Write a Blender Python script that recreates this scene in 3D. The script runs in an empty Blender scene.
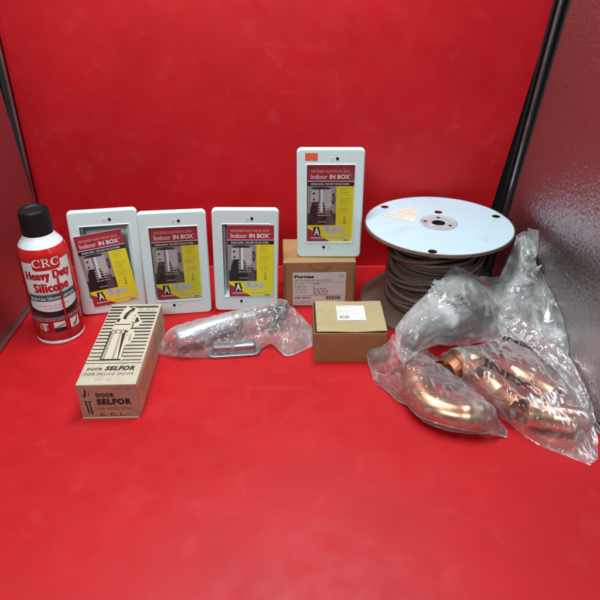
import bpy, bmesh, math, random
import numpy as np
from mathutils import Matrix, Vector

random.seed(7)
S = 0.4946                      # one modelling unit (the camera's height above the table) in metres
FPX, PITCH = 611.96, 0.5287     # focal length in photograph pixels, downward pitch
PI = math.pi
scene = bpy.context.scene
C = scene.collection

# ------------------------------------------------------------------ materials
MATS = {}
def mat(name, col, rough=0.5, metal=0.0, var=0.0, vscale=40.0, bump=0.0, bscale=200.0, spec=0.5,
        coat=0.0, rvar=0.0, stretch=None, detail=4.0, wear=0.0):
    if name in MATS: return MATS[name]
    m = bpy.data.materials.new(name); m.use_nodes = True
    nt = m.node_tree; N = nt.nodes; L = nt.links
    b = N['Principled BSDF']
    b.inputs['Base Color'].default_value = (*col, 1); b.inputs['Roughness'].default_value = rough
    b.inputs['Metallic'].default_value = metal; b.inputs['Specular IOR Level'].default_value = spec
    b.inputs['Coat Weight'].default_value = coat; b.inputs['Coat Roughness'].default_value = 0.15
    tc = N.new('ShaderNodeTexCoord'); vec = tc.outputs['Object']
    if stretch:
        mp = N.new('ShaderNodeMapping'); mp.inputs['Scale'].default_value = stretch
        L.new(vec, mp.inputs['Vector']); vec = mp.outputs['Vector']
    if var or rvar:
        n = N.new('ShaderNodeTexNoise'); n.inputs['Scale'].default_value = vscale; n.inputs['Detail'].default_value = detail
        L.new(vec, n.inputs['Vector'])
        if var:
            mr = N.new('ShaderNodeMapRange'); mr.inputs['From Min'].default_value = .3; mr.inputs['From Max'].default_value = .7
            mr.inputs['To Min'].default_value = 1 - var; mr.inputs['To Max'].default_value = 1 + var
            L.new(n.outputs['Fac'], mr.inputs['Value'])
            hs = N.new('ShaderNodeVectorMath'); hs.operation = 'SCALE'; hs.inputs[0].default_value = col
            L.new(mr.outputs['Result'], hs.inputs['Scale']); L.new(hs.outputs['Vector'], b.inputs['Base Color'])
        if rvar:
            mr = N.new('ShaderNodeMapRange'); mr.inputs['From Min'].default_value = .3; mr.inputs['From Max'].default_value = .7
            mr.inputs['To Min'].default_value = max(.02, rough - rvar); mr.inputs['To Max'].default_value = rough + rvar
            L.new(n.outputs['Fac'], mr.inputs['Value']); L.new(mr.outputs['Result'], b.inputs['Roughness'])
    if wear:                                   # scuffs, stains and rubbed patches with ragged outlines
        src = b.inputs['Base Color'].links[0].from_socket if b.inputs['Base Color'].links else None
        for sc_, lo, hi, f in ((22, .56, .66, 1 - wear), (70, .60, .68, 1 + wear * .45), (260, .64, .70, 1 - wear * .8)):
            n3 = N.new('ShaderNodeTexNoise'); n3.inputs['Scale'].default_value = sc_; n3.inputs['Detail'].default_value = 7; n3.inputs['Roughness'].default_value = .65
            mp3 = N.new('ShaderNodeMapping'); mp3.inputs['Scale'].default_value = (1, 1, 1.0) if sc_ < 200 else (1, .25, 1); mp3.inputs['Location'].default_value = (sc_, 3, 1)
            L.new(tc.outputs['Object'], mp3.inputs['Vector']); L.new(mp3.outputs['Vector'], n3.inputs['Vector'])
            r3 = N.new('ShaderNodeMapRange'); r3.inputs['From Min'].default_value = lo; r3.inputs['From Max'].default_value = hi; r3.inputs['To Min'].default_value = 1; r3.inputs['To Max'].default_value = f
            L.new(n3.outputs['Fac'], r3.inputs['Value'])
            sv = N.new('ShaderNodeVectorMath'); sv.operation = 'SCALE'
            if src: L.new(src, sv.inputs[0])
            else: sv.inputs[0].default_value = col
            L.new(r3.outputs['Result'], sv.inputs['Scale']); src = sv.outputs['Vector']
        L.new(src, b.inputs['Base Color'])
    if bump:
        n2 = N.new('ShaderNodeTexNoise'); n2.inputs['Scale'].default_value = bscale; n2.inputs['Detail'].default_value = 3
        L.new(vec, n2.inputs['Vector'])
        bp = N.new('ShaderNodeBump'); bp.inputs['Strength'].default_value = bump; bp.inputs['Distance'].default_value = .001
        L.new(n2.outputs['Fac'], bp.inputs['Height']); L.new(bp.outputs['Normal'], b.inputs['Normal'])
    MATS[name] = m; return m

def ink(name, col, rough=.45): return mat('ink_' + name, col, rough)

def red_sheet_mat():
    m = bpy.data.materials.new('red_sheet'); m.use_nodes = True
    nt = m.node_tree; N = nt.nodes; L = nt.links; b = N['Principled BSDF']
    b.inputs['Roughness'].default_value = .5; b.inputs['Specular IOR Level'].default_value = .38
    tc = N.new('ShaderNodeTexCoord')
    def noise(sc, det, scale=(1, 1, 1), loc=(0, 0, 0), dist=0.0):
        mp = N.new('ShaderNodeMapping'); mp.inputs['Scale'].default_value = scale; mp.inputs['Location'].default_value = loc
        mp.inputs['Rotation'].default_value = (0, 0, loc[0])
        L.new(tc.outputs['Object'], mp.inputs['Vector'])
        n = N.new('ShaderNodeTexNoise'); n.inputs['Scale'].default_value = sc; n.inputs['Detail'].default_value = det; n.inputs['Distortion'].default_value = dist
        L.new(mp.outputs['Vector'], n.inputs['Vector']); return n.outputs['Fac']
    def rng(v, a, c, lo, hi):
        r = N.new('ShaderNodeMapRange'); r.inputs['From Min'].default_value = a; r.inputs['From Max'].default_value = c; r.inputs['To Min'].default_value = lo; r.inputs['To Max'].default_value = hi
        L.new(v, r.inputs['Value']); return r.outputs['Result']
    def mix(fac, a, c):
        x = N.new('ShaderNodeMix'); x.data_type = 'RGBA'
        L.new(fac, x.inputs[0])
        if isinstance(a, tuple): x.inputs[6].default_value = a
        else: L.new(a, x.inputs[6])
        x.inputs[7].default_value = c; return x.outputs[2]
    col = mix(rng(noise(9, 4), .35, .65, 0, 1), (.50, .005, .009, 1), (.56, .007, .012, 1))
    lint = rng(noise(520, 2), .74, .79, 0, .22); col = mix(lint, col, (.75, .35, .36, 1))
    col = mix(rng(noise(60, 6, (1, .06, 1), (.5, 0, 0)), .67, .75, 0, .05), col, (.70, .14, .16, 1))
    col = mix(rng(noise(45, 6, (.07, 1, 1), (.9, 2, 0)), .67, .76, 0, .04), col, (.70, .14, .16, 1))
    col = mix(rng(noise(26, 8, (1, 1, 1), (.2, 5, 0), .6), .58, .74, 0, .10), col, (.66, .12, .14, 1))
    L.new(col, b.inputs['Base Color'])
    L.new(rng(noise(30, 5), .3, .7, .42, .58), b.inputs['Roughness'])
    bp = N.new('ShaderNodeBump'); bp.inputs['Strength'].default_value = .35; bp.inputs['Distance'].default_value = .004
    L.new(noise(11, 2), bp.inputs['Height'])
    b2 = N.new('ShaderNodeBump'); b2.inputs['Strength'].default_value = .05; b2.inputs['Distance'].default_value = .0006
    L.new(noise(650, 3), b2.inputs['Height']); L.new(bp.outputs['Normal'], b2.inputs['Normal'])
    L.new(b2.outputs['Normal'], b.inputs['Normal'])
    return m
M_RED = red_sheet_mat()
M_WHITE = mat('white_plastic', (.70, .86, .86), .38, wear=.05, bump=.03, bscale=900)
M_WHITE2 = mat('white_plastic_inside', (.74, .78, .79), .5)
M_BLACK = mat('black_plastic', (.006, .006, .007), .45, bump=.1, bscale=700, spec=.35)
M_DARK = mat('black_board_and_shade', (.004, .004, .004), .8)  # black case; also painted in for shade inside gaps and holes
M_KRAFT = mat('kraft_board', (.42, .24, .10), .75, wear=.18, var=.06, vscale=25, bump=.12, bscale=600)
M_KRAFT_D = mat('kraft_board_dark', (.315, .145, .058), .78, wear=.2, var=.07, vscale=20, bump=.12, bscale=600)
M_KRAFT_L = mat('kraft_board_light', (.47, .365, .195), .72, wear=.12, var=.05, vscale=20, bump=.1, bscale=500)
M_CREAM = mat('old_cream_board', (.58, .50, .375), .7, wear=.2, var=.08, vscale=30, bump=.1, bscale=400)
M_PINKB = mat('old_pink_board', (.43, .235, .16), .75, wear=.3, var=.1, vscale=30, bump=.1, bscale=400)
M_SIDEB = mat('old_side_board', (.62, .47, .31), .75, wear=.35, var=.16, vscale=45, bump=.15, bscale=300)
M_PAPER = mat('label_paper', (.62, .55, .53), .6, var=.03)
M_PAPERW = mat('label_white', (.80, .80, .76), .5)
M_ALU = mat('aluminium', (.74, .77, .80), .36, metal=.7, rvar=.06, vscale=120)
M_STEEL = mat('zinc_steel', (.40, .42, .44), .5, metal=1, var=.12, vscale=90, rvar=.08)
M_DSTEEL = mat('dark_steel', (.14, .165, .19), .42, metal=1, var=.2, vscale=70)
M_BRASS = mat('dull_brass', (.36, .32, .22), .4, metal=1, var=.15, vscale=90)
M_COPPER = mat('copper', (.76, .38, .22), .30, metal=1, var=.10, vscale=60, rvar=.07)
M_FLANGE = mat('reel_board_white', (.54, .70, .79), .5, wear=.12, var=.015, vscale=12)
M_FIBRE = mat('reel_board_edge', (.20, .135, .10), .75, var=.1, vscale=60, bump=.1)
M_FLANGE_D = mat('reel_board_brown', (.16, .085, .07), .6, var=.1, vscale=20)
M_WIRE = mat('wire_jacket', (.14, .086, .068), .40, var=.12, vscale=60)
M_CANRED = mat('can_red', (.62, .012, .012), .22, coat=.4)
M_CANWHITE = mat('can_white', (.80, .83, .84), .25, coat=.3)
M_STRIP = mat('trim_metal', (.42, .40, .40), .3, metal=1, rvar=.05)

def metal_panel_mat():
    m = bpy.data.materials.new('embossed_aluminium'); m.use_nodes = True
    nt = m.node_tree; N = nt.nodes; L = nt.links; b = N['Principled BSDF']
    b.inputs['Base Color'].default_value = (.49, .435, .435, 1); b.inputs['Metallic'].default_value = 1
    b.inputs['Roughness'].default_value = .37
    tc = N.new('ShaderNodeTexCoord')
    v = N.new('ShaderNodeTexVoronoi'); v.feature = 'SMOOTH_F1'; v.inputs['Scale'].default_value = 250
    n = N.new('ShaderNodeTexNoise'); n.inputs['Scale'].default_value = 120; n.inputs['Detail'].default_value = 2
    mx = N.new('ShaderNodeVectorMath'); mx.operation = 'MULTIPLY_ADD'; mx.inputs[1].default_value = (.006, .006, .006)
    L.new(n.outputs['Color'], mx.inputs[0]); L.new(tc.outputs['Object'], mx.inputs[2])
    L.new(mx.outputs['Vector'], v.inputs['Vector'])
    bp = N.new('ShaderNodeBump'); bp.inputs['Strength'].default_value = .9; bp.inputs['Distance'].default_value = .0008
    L.new(v.outputs['Distance'], bp.inputs['Height']); L.new(bp.outputs['Normal'], b.inputs['Normal'])
    return m
M_PANEL = metal_panel_mat()

def film_mat(name, haze, edge=.45, crease=.10, tint=(.98, .98, .98), bump=.4, scale=28):
    """Clear polythene: mostly see-through, milky where creased or seen edge-on, gloss on every crease."""
    m = bpy.data.materials.new(name); m.use_nodes = True
    nt = m.node_tree; N = nt.nodes; L = nt.links; N.clear()
    def math_(op, a, b_=None, c=None):
        n = N.new('ShaderNodeMath'); n.operation = op
        for k, v in enumerate((a, b_, c)):
            if v is None: continue
            if isinstance(v, (int, float)): n.inputs[k].default_value = v
            else: L.new(v, n.inputs[k])
        return n.outputs[0]
    out = N.new('ShaderNodeOutputMaterial')
    tr = N.new('ShaderNodeBsdfTransparent'); tr.inputs['Color'].default_value = (*tint, 1)
    df = N.new('ShaderNodeBsdfDiffuse'); df.inputs['Color'].default_value = (.95, .95, .94, 1)
    tl = N.new('ShaderNodeBsdfTranslucent'); tl.inputs['Color'].default_value = (.95, .95, .94, 1)
    gl = N.new('ShaderNodeBsdfGlossy'); gl.inputs['Color'].default_value = (1, 1, 1, 1); gl.inputs['Roughness'].default_value = .11
    tc = N.new('ShaderNodeTexCoord')
    def ridged(sc, det, rot, an):
        mp = N.new('ShaderNodeMapping'); mp.inputs['Rotation'].default_value = rot; mp.inputs['Scale'].default_value = (1, an, 1)
        L.new(tc.outputs['Object'], mp.inputs['Vector'])
        n = N.new('ShaderNodeTexNoise'); n.noise_type = 'RIDGED_MULTIFRACTAL'; n.inputs['Scale'].default_value = sc; n.inputs['Detail'].default_value = det
        n.inputs['Distortion'].default_value = .25; n.normalize = True
        L.new(mp.outputs['Vector'], n.inputs['Vector']); return n.outputs['Fac']
    r1 = ridged(scale * .9, 1.5, (.3, .5, .7), .3); r2 = ridged(scale * 1.7, 1.5, (1.1, .2, -.8), .35)
    h = math_('MULTIPLY_ADD', r2, .55, r1)
    bp = N.new('ShaderNodeBump'); bp.inputs['Strength'].default_value = bump; bp.inputs['Distance'].default_value = .003
    L.new(h, bp.inputs['Height'])
    for s in (df, tl, gl): L.new(bp.outputs['Normal'], s.inputs['Normal'])
    fr = N.new('ShaderNodeLayerWeight'); fr.inputs['Blend'].default_value = .33
    L.new(bp.outputs['Normal'], fr.inputs['Normal'])
    fc = N.new('ShaderNodeLayerWeight'); fc.inputs['Blend'].default_value = .5      # true surface, without the fine creases
    edge_ = math_('MULTIPLY', math_('POWER', fc.outputs['Facing'], 2.5), edge)
    cr = N.new('ShaderNodeMapRange'); cr.inputs['From Min'].default_value = .13; cr.inputs['From Max'].default_value = .36; cr.inputs['To Max'].default_value = crease
    L.new(math_('MAXIMUM', r1, r2), cr.inputs['Value'])
    nz = N.new('ShaderNodeTexNoise'); nz.inputs['Scale'].default_value = 16; nz.inputs['Detail'].default_value = 2; L.new(tc.outputs['Object'], nz.inputs['Vector'])
    cl = N.new('ShaderNodeMapRange'); cl.inputs['From Min'].default_value = .35; cl.inputs['From Max'].default_value = .65; cl.inputs['To Min'].default_value = haze * .45; cl.inputs['To Max'].default_value = haze * 1.6
    L.new(nz.outputs['Fac'], cl.inputs['Value'])
    hz = math_('ADD', math_('ADD', edge_, cl.outputs['Result']), cr.outputs['Result'])
    dm = N.new('ShaderNodeMixShader'); dm.inputs['Fac'].default_value = .4
    L.new(df.outputs[0], dm.inputs[1]); L.new(tl.outputs[0], dm.inputs[2])
    m1 = N.new('ShaderNodeMixShader'); L.new(hz, m1.inputs['Fac']); L.new(tr.outputs[0], m1.inputs[1]); L.new(dm.outputs[0], m1.inputs[2])
    gf = math_('MULTIPLY_ADD', fr.outputs['Fresnel'], .5, .005)
    m2 = N.new('ShaderNodeMixShader'); L.new(gf, m2.inputs['Fac']); L.new(m1.outputs[0], m2.inputs[1]); L.new(gl.outputs[0], m2.inputs[2])
    L.new(m2.outputs[0], out.inputs['Surface'])
    return m
M_FILM = film_mat('clear_polythene', .10, .6, .24, bump=.65, scale=75)
M_FILM_B = film_mat('clear_polythene_under', .07, .4, .12)
M_FILM_T = film_mat('gathered_polythene', .25, .65, .40, bump=.4, scale=40)
M_WRAP = film_mat('stretched_wrap', .0, .05, .05, bump=.3, scale=45)
M_FILM_S = film_mat('thin_polythene', .16, .6, .30, bump=.9, scale=85)

# ------------------------------------------------------------------ mesh helpers (all in modelling units; scaled by S on build)
class MB:
    def __init__(s): s.v = []; s.f = []; s.mi = []; s.sm = []; s.mats = []
    def add(s, vf, m, T=None, smooth=False):
        vs, fs = vf
        if T is not None:
            vs = [T(p) for p in vs] if callable(T) else [tuple(T @ Vector(p)) for p in vs]
        if m not in s.mats: s.mats.append(m)
        k = s.mats.index(m); o = len(s.v)
        s.v.extend([tuple(p) for p in vs])
        for f in fs: s.f.append([i + o for i in f]); s.mi.append(k); s.sm.append(smooth)
        return s
    def build(s, name, parent=None, sharp=40):
        me = bpy.data.meshes.new(name)
        me.from_pydata([(x * S, y * S, z * S) for x, y, z in s.v], [], s.f)
        for m in s.mats: me.materials.append(m)
        me.polygons.foreach_set('material_index', s.mi)
        me.polygons.foreach_set('use_smooth', s.sm)
        me.update()
        if any(s.sm): me.set_sharp_from_angle(angle=math.radians(sharp))
        o = bpy.data.objects.new(name, me); C.objects.link(o)
        if parent: o.parent = parent
        return o

def thing(name, label, cat, loc=(0, 0, 0), R=None, group=None):
    o = bpy.data.objects.new(name, None); C.objects.link(o); o.empty_display_size = .02
    o.location = [c * S for c in loc]
    if R is not None: o.rotation_euler = R.to_euler()
    o['label'] = label; o['category'] = cat
    if group: o['group'] = group
    return o
def tag(o, label, cat, group=None):
    o['label'] = label; o['category'] = cat
    if group: o['group'] = group
    return o

def bm_out(bm):
    bm.verts.index_update()
    vs = [tuple(v.co) for v in bm.verts]; fs = [[v.index for v in f.verts] for f in bm.faces]
    bm.free(); return vs, fs
def box(x0, x1, y0, y1, z0, z1, bev=0.0, seg=2):
    bm = bmesh.new(); bmesh.ops.create_cube(bm, size=1)
    for v in bm.verts:
        v.co = ((x0 + x1) / 2 + v.co.x * (x1 - x0), (y0 + y1) / 2 + v.co.y * (y1 - y0), (z0 + z1) / 2 + v.co.z * (z1 - z0))
    if bev: bmesh.ops.bevel(bm, geom=list(bm.edges), offset=bev, segments=seg, profile=.6, affect='EDGES')
    return bm_out(bm)
def soft_box(x0, x1, y0, y1, z0, z1, bev, cuts=7, amp=.001, seed=0, flat=False):
    """A carton: bevelled box whose walls bow and dent a little."""
    bm = bmesh.new(); bmesh.ops.create_cube(bm, size=1)
    bmesh.ops.subdivide_edges(bm, edges=list(bm.edges), cuts=cuts, use_grid_fill=True)
    rr = random.Random(seed); ph = [rr.uniform(0, 6.28) for _ in range(9)]
    for v in bm.verts:
        p = v.co.copy()
        n = [math.copysign(1, c) if abs(abs(c) - .5) < 1e-5 else 0 for c in p]
        if sum(map(abs, n)) == 1:
            u = math.sin(5 * p.x + ph[0]) * math.sin(4 * p.y + ph[1]) + math.sin(6 * p.z + ph[2]) * math.cos(3 * p.x + ph[3])
            bow = (.25 - p.x * p.x if not n[0] else .25) * (.25 - p.y * p.y if not n[1] else .25) * (.25 - p.z * p.z if not n[2] else .25) * 64
            d = amp * (u * .6 + bow * .8)
        else: d = amp * .35 * math.sin(9 * p.x + 7 * p.y + 8 * p.z + ph[4])
        dim = (x1 - x0, y1 - y0, z1 - z0)
        if n[2] < 0 or (flat and (n[2] > 0 or n[1] < 0)): d = 0
        v.co = ((x0 + x1) / 2 + p.x * dim[0] + n[0] * d, (y0 + y1) / 2 + p.y * dim[1] + n[1] * d, (z0 + z1) / 2 + p.z * dim[2] + n[2] * d)
    ed = [e for e in bm.edges if len(e.link_faces) == 2 and e.calc_face_angle(0) > 1]
    bmesh.ops.bevel(bm, geom=ed, offset=bev, segments=2, profile=.6, affect='EDGES')
    return bm_out(bm)
def lathe(prof, n=64, close=False):
    vs = []; fs = []; k = len(prof)
    for i in range(n):
        a = 2 * PI * i / n
        for r, z in prof: vs.append((r * math.cos(a), r * math.sin(a), z))
    for i in range(n):
        j = (i + 1) % n
        for q in range(k if close else k - 1):
            w = (q + 1) % k
            fs.append([i * k + q, j * k + q, j * k + w, i * k + w])
    return vs, fs
def disc(r, z, n=48, cx=0, cy=0, sx=1, sy=1):
    return [(cx + sx * r * math.cos(2 * PI * i / n), cy + sy * r * math.sin(2 * PI * i / n), z) for i in range(n)], [list(range(n))]
def tube(path, r, n=10, caps=True, radii=None):
    P = [Vector(p) for p in path]; vs = []; fs = []
    up = Vector((0, 0, 1)); prevn = None
    for i, p in enumerate(P):
        t = (P[min(i + 1, len(P) - 1)] - P[max(i - 1, 0)]).normalized()
        if prevn is None:
            a = up if abs(t.dot(up)) < .9 else Vector((1, 0, 0)); nn = (a - t * a.dot(t)).normalized()
        else: nn = (prevn - t * prevn.dot(t)).normalized()
        prevn = nn; b = t.cross(nn); rr = radii[i] if radii else r
        for k in range(n):
            a = 2 * PI * k / n; vs.append(tuple(p + nn * rr * math.cos(a) + b * rr * math.sin(a)))
    for i in range(len(P) - 1):
        for k in range(n): fs.append([i * n + k, i * n + (k + 1) % n, (i + 1) * n + (k + 1) % n, (i + 1) * n + k])
    if caps: fs.append(list(range(n))[::-1]); fs.append([(len(P) - 1) * n + k for k in range(n)])
    return vs, fs
def spline(pts, per=8):
    P = [Vector(p) for p in pts]; out = []
    for i in range(len(P) - 1):
        a, b, c, d = P[max(i - 1, 0)], P[i], P[i + 1], P[min(i + 2, len(P) - 1)]
        for k in range(per):
            t = k / per
            out.append(.5 * (2 * b + (c - a) * t + (2 * a - 5 * b + 4 * c - d) * t * t + (3 * b - a - 3 * c + d) * t ** 3))
    out.append(P[-1]); return out
def rrect(x0, x1, y0, y1, r, n=6):
    out = []
    for cx, cy, a0 in ((x1 - r, y1 - r, 0), (x0 + r, y1 - r, 90), (x0 + r, y0 + r, 180), (x1 - r, y0 + r, 270)):
        for k in range(n + 1):
            a = math.radians(a0 + 90 * k / n); out.append((cx + r * math.cos(a), cy + r * math.sin(a)))
    return out
def eval_curve(cu):
    o = bpy.data.objects.new('tmp', cu); C.objects.link(o)
    dg = bpy.context.evaluated_depsgraph_get(); dg.update()
    ev = o.evaluated_get(dg); me = ev.to_mesh()
    vs = [tuple(v.co) for v in me.vertices]; fs = [list(p.vertices) for p in me.polygons]
    ev.to_mesh_clear(); bpy.data.objects.remove(o); bpy.data.curves.remove(cu)
    return vs, fs
def plate(loops, ext=0.0, bev=0.0):
    """Flat plate from an outline and hole outlines (xy), thickness 2*ext about z=0."""
    cu = bpy.data.curves.new('c', 'CURVE'); cu.dimensions = '2D'; cu.fill_mode = 'BOTH'; cu.extrude = ext
    cu.bevel_depth = bev; cu.bevel_resolution = 2
    for lp in loops:
        sp = cu.splines.new('POLY'); sp.points.add(len(lp) - 1); sp.use_cyclic_u = True
        for p, q in zip(sp.points, lp): p.co = (q[0], q[1], 0, 1)
    return eval_curve(cu)
_tc = {}
def text(s, x0, x1, y0, y1, bold=0.0, z=0.0, shear=0.0, space=1.0):
    """Lettering stretched to fill the given rectangle."""
    key = (s, bold, shear, space)
    if key not in _tc:
        cu = bpy.data.curves.new('t', 'FONT'); cu.body = s; cu.size = 1; cu.offset = bold; cu.resolution_u = 3
        cu.shear = shear; cu.space_character = space; cu.fill_mode = 'FRONT'
        _tc[key] = eval_curve(cu)
    vs, fs = _tc[key]
    xs = [v[0] for v in vs]; ys = [v[1] for v in vs]
    ax, bx, ay, by = min(xs), max(xs), min(ys), max(ys)
    return [(x0 + (v[0] - ax) / (bx - ax) * (x1 - x0), y0 + (v[1] - ay) / (by - ay) * (y1 - y0), z) for v in vs], fs
def rect(x0, x1, y0, y1, z=0.0, nx=1):
    vs = []; fs = []
    for i in range(nx + 1):
        x = x0 + (x1 - x0) * i / nx; vs += [(x, y0, z), (x, y1, z)]
    for i in range(nx): fs.append([2 * i, 2 * i + 2, 2 * i + 3, 2 * i + 1])
    return vs, fs
def poly(pts, z=0.0): return [(p[0], p[1], z) for p in pts], [list(range(len(pts)))]
def words(x0, x1, y, h, z, rnd, lo=.12, hi=.3, asp=1.0):
    """One line of print too small to read in the photograph: words of letter-sized strokes."""
    W = x1 - x0; x = x0; vs = []; fs = []; lw = h * .62 * asp; t_ = h * .25; tw = t_ * asp
    def bar(a, c, d, e):
        o = len(vs); vs.extend([(a, d, z), (c, d, z), (c, e, z), (a, e, z)]); fs.append([o, o + 1, o + 2, o + 3])
    while x < x1 - lw:
        n = max(1, int(min(W * rnd.uniform(lo, hi), x1 - x) / (lw * 1.3)))
        for _ in range(n):
            k = rnd.random(); hh = h if rnd.random() < .45 else h * .78
            bar(x, x + tw, y, y + hh)
            if k < .6: bar(x + tw, x + lw, y + hh - t_, y + hh)
            if .3 < k < .8: bar(x + tw, x + lw, y + hh * .42, y + hh * .42 + t_)
            if k > .5: bar(x + tw, x + lw, y, y + t_)
            if k < .25 or k > .85: bar(x + lw - tw, x + lw, y + t_, y + hh - t_)
            x += lw * 1.3
        x += lw * .9
    if not fs: bar(x0, x1, y, y + h)
    return vs, fs
def cut_x(vf, step):
    """Slice a flat mesh at regular x so that it can be wrapped round a cylinder."""
    bm = bmesh.new(); vv = [bm.verts.new(p) for p in vf[0]]
    for f in vf[1]:
        try: bm.faces.new([vv[i] for i in f])
        except ValueError: pass
    xs = [v.co.x for v in bm.verts]
    k = math.ceil(min(xs) / step)
    while k * step < max(xs):
        bmesh.ops.bisect_plane(bm, geom=list(bm.verts) + list(bm.edges) + list(bm.faces), plane_co=(k * step, 0, 0), plane_no=(1, 0, 0), dist=1e-7)
        k += 1
    return bm_out(bm)

# ------------------------------------------------------------------ where things stand
_f = np.array([0, math.cos(PITCH), -math.sin(PITCH)]); _u = np.array([0, math.sin(PITCH), math.cos(PITCH)])
def at(x, y, z):
    """World point at height z that the photograph shows at pixel (x, y); z = 'p' puts it on the right-hand panel."""
    d = _f + _u * (300 - y) / FPX + np.array([1, 0, 0]) * (x - 300) / FPX
    if z == 'p':
        t = (.656 + 1.86 * .081 + .1 - .006) / (d[0] + .081 * d[1] - .1 * d[2])
    else: t = (z - 1) / d[2]
    return np.array([0, 0, 1.]) + t * d

# ================================================================== SETTING
# red sheet: table top that sweeps up into the back wall
YB = 1.95
prof = [(.15, 0)] + [(y, 0) for y in np.linspace(.3, YB - .005, 8)]
prof += [(YB - .005 + .005 * math.sin(a), .005 - .005 * math.cos(a)) for a in np.linspace(.15, PI / 2, 8)]
prof += [(YB, z) for z in np.linspace(.05, 1.12, 7)]
b = MB(); vs = []; fs = []
for y, z in prof:
    k = max(0, min(1, (y - 1.80) / .12))
    xl = -.853 * (1 - k) + (-.8835) * k
    xr = (.656 + (1.86 - y) * .081 - .003) * (1 - k) + (.619 + .136 * z) * k
    if y < 1.1: xl, xr = -.853, .656 + (1.86 - y) * .081 - .003
    for i in range(9): vs.append((xl + (xr - xl) * i / 8, y, z))
for r in range(len(prof) - 1):
    for i in range(8): fs.append([r * 9 + i, r * 9 + i + 1, (r + 1) * 9 + i + 1, (r + 1) * 9 + i])
b.add((vs, fs), M_RED, smooth=True)
o = b.build('red_backdrop', sharp=80); o['kind'] = 'structure'
# black box the sheet stands in
b = MB()
b.add(box(-1.0, .95, 1.975, 1.99, -.01, 1.15), M_DARK); b.add(box(-1.0, .95, .1, 1.975, -.03, -.012), M_DARK)
o = b.build('black_case', None); o['kind'] = 'structure'

# side panels
def wall_sheet(P, nrm, th):
    vs = [tuple(p) for p in P] + [tuple(np.array(p) + np.array(nrm) * th) for p in P]
    return vs, [[0, 1, 2, 3], [7, 6, 5, 4], [0, 4, 5, 1], [1, 5, 6, 2], [2, 6, 7, 3], [3, 7, 4, 0]]
t = thing('side_panel', 'dark shiny embossed metal panel behind the spray can', 'panel', (-.857, 1.1, 0))
b = MB(); T = Matrix.Translation((.857, -1.1, 0))
b.add(wall_sheet([(-.857, .25, -.005), (-.857, 1.895, -.005), (-.857, 1.76, 1.1), (-.857, .25, 1.1)], (-1, 0, 0), .006), M_PANEL, T)
b.build('panel_sheet', t)
b = MB()
for r in (.0045, .0028): b.add(tube([(-.857 + .004 + (.0045 - r) * 4, .25, .004 + (.0045 - r)), (-.857 + .004 + (.0045 - r) * 4, 1.875, .004)], r, 8), M_STRIP, T, True)
b.build('bottom_trim', t)
b = MB(); b.add(tube([(-.888, 1.93, 0), (-.888, 1.93, 1.1)], .0085, 10), M_STRIP, T, True); b.add(box(-.902, -.894, 1.925, 1.94, 0, 1.1), M_STRIP, T)
b.build('corner_post', t)
def PX(y, z): return .656 + (1.86 - y) * .081 + .1 * z
t = thing('side_panel', 'grey embossed metal panel with soft reflections, beside the copper fittings bag', 'panel', (PX(1.1, 0), 1.1, 0))
b = MB(); T = Matrix.Translation((-PX(1.1, 0), -1.1, 0))
q = [(.25, -.005), (1.865, -.005), (1.865, 1.1), (.25, 1.1)]
b.add(wall_sheet([(PX(y, z), y, z) for y, z in q], (1, 0, 0), .006), M_PANEL, T)
b.build('panel_sheet', t)
b = MB()
for dx, r in ((-.006, .0045), (-.014, .003)): b.add(tube([(PX(.25, 0) + dx, .25, .004), (PX(1.85, 0) + dx, 1.85, .004)], r, 8), M_STRIP, T, True)
b.add(tube([(PX(1.868, 0), 1.868, 0), (PX(1.868, 1.1), 1.868, 1.1)], .004, 8), M_BLACK, T, True)
b.build('bottom_trim', t)
b = MB(); b.add(tube([(.6715, 1.93, 0), (.7625, 1.93, 1.1)], .0085, 10), M_STRIP, T, True)
b.add(tube([(.6715 - .016, 1.935, 0), (.7625 - .016, 1.935, 1.1)], .0045, 8), M_BLACK, T, True)
b.build('corner_post', t)

# ================================================================== SPRAY CAN
CX, CY, CR = -.7087, 1.5219, .0667
t = thing('spray_can', 'red and white aerosol can with black cap, leftmost object on the table', 'spray can', (CX, CY, 0))
b = MB()
b.add(lathe([(0, .004), (.055, .004), (.0600, .0005), (.0655, .0015), (.0675, .005), (.0672, .0105), (.0655, .0125)], 96), M_CANWHITE, smooth=True)
b.build('bottom_rim', t)
b = MB()
dome = [(.0667, .262), (.0662, .270), (.0645, .279), (.0618, .287), (.0580, .296)]
dome2 = [(.0580, .296), (.0530, .304), (.0475, .311), (.0435, .316), (.0415, .322), (.040, .326), (.030, .328)]
b.add(lathe([(.0655, .0125), (.0667, .0150), (.0667, .05), (.0667, .15)] + dome, 96), M_CANRED, smooth=True)
b.add(lathe(dome2, 96), M_CANWHITE, smooth=True)
b.build('can_body', t, 60)
b = MB()
b.add(lathe([(.0405, .324), (.0410, .327), (.0405, .331), (.0395, .350), (.0385, .384), (.0375, .390), (.0350, .3925), (.031, .392), (.029, .388), (.026, .3865), (0, .3865)], 64), M_BLACK, smooth=True)
for k in range(40):
    a = 2 * PI * k / 40
    b.add(tube([(.0398 * math.cos(a), .0398 * math.sin(a), .336), (.0384 * math.cos(a), .0384 * math.sin(a), .382)], .0009, 5), M_BLACK, smooth=True)
b.build('cap', t)
A0 = math.atan2(-1.52, .7087) + .01
def wrap(off):
    def T(p):
        a = A0 + p[0] / CR; r = CR + off + p[2]
        return (r * math.cos(a), r * math.sin(a), p[1])
    return T
lab = MB()
def W(vf, m, off): lab.add(cut_x(vf, .006), m, wrap(off), True)
I_W = ink('white', (.80, .82, .83)); I_R = ink('red', (.50, .01, .012)); I_K = ink('black', (.012, .012, .014)); I_T = ink('teal', (.02, .085, .10))
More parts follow.
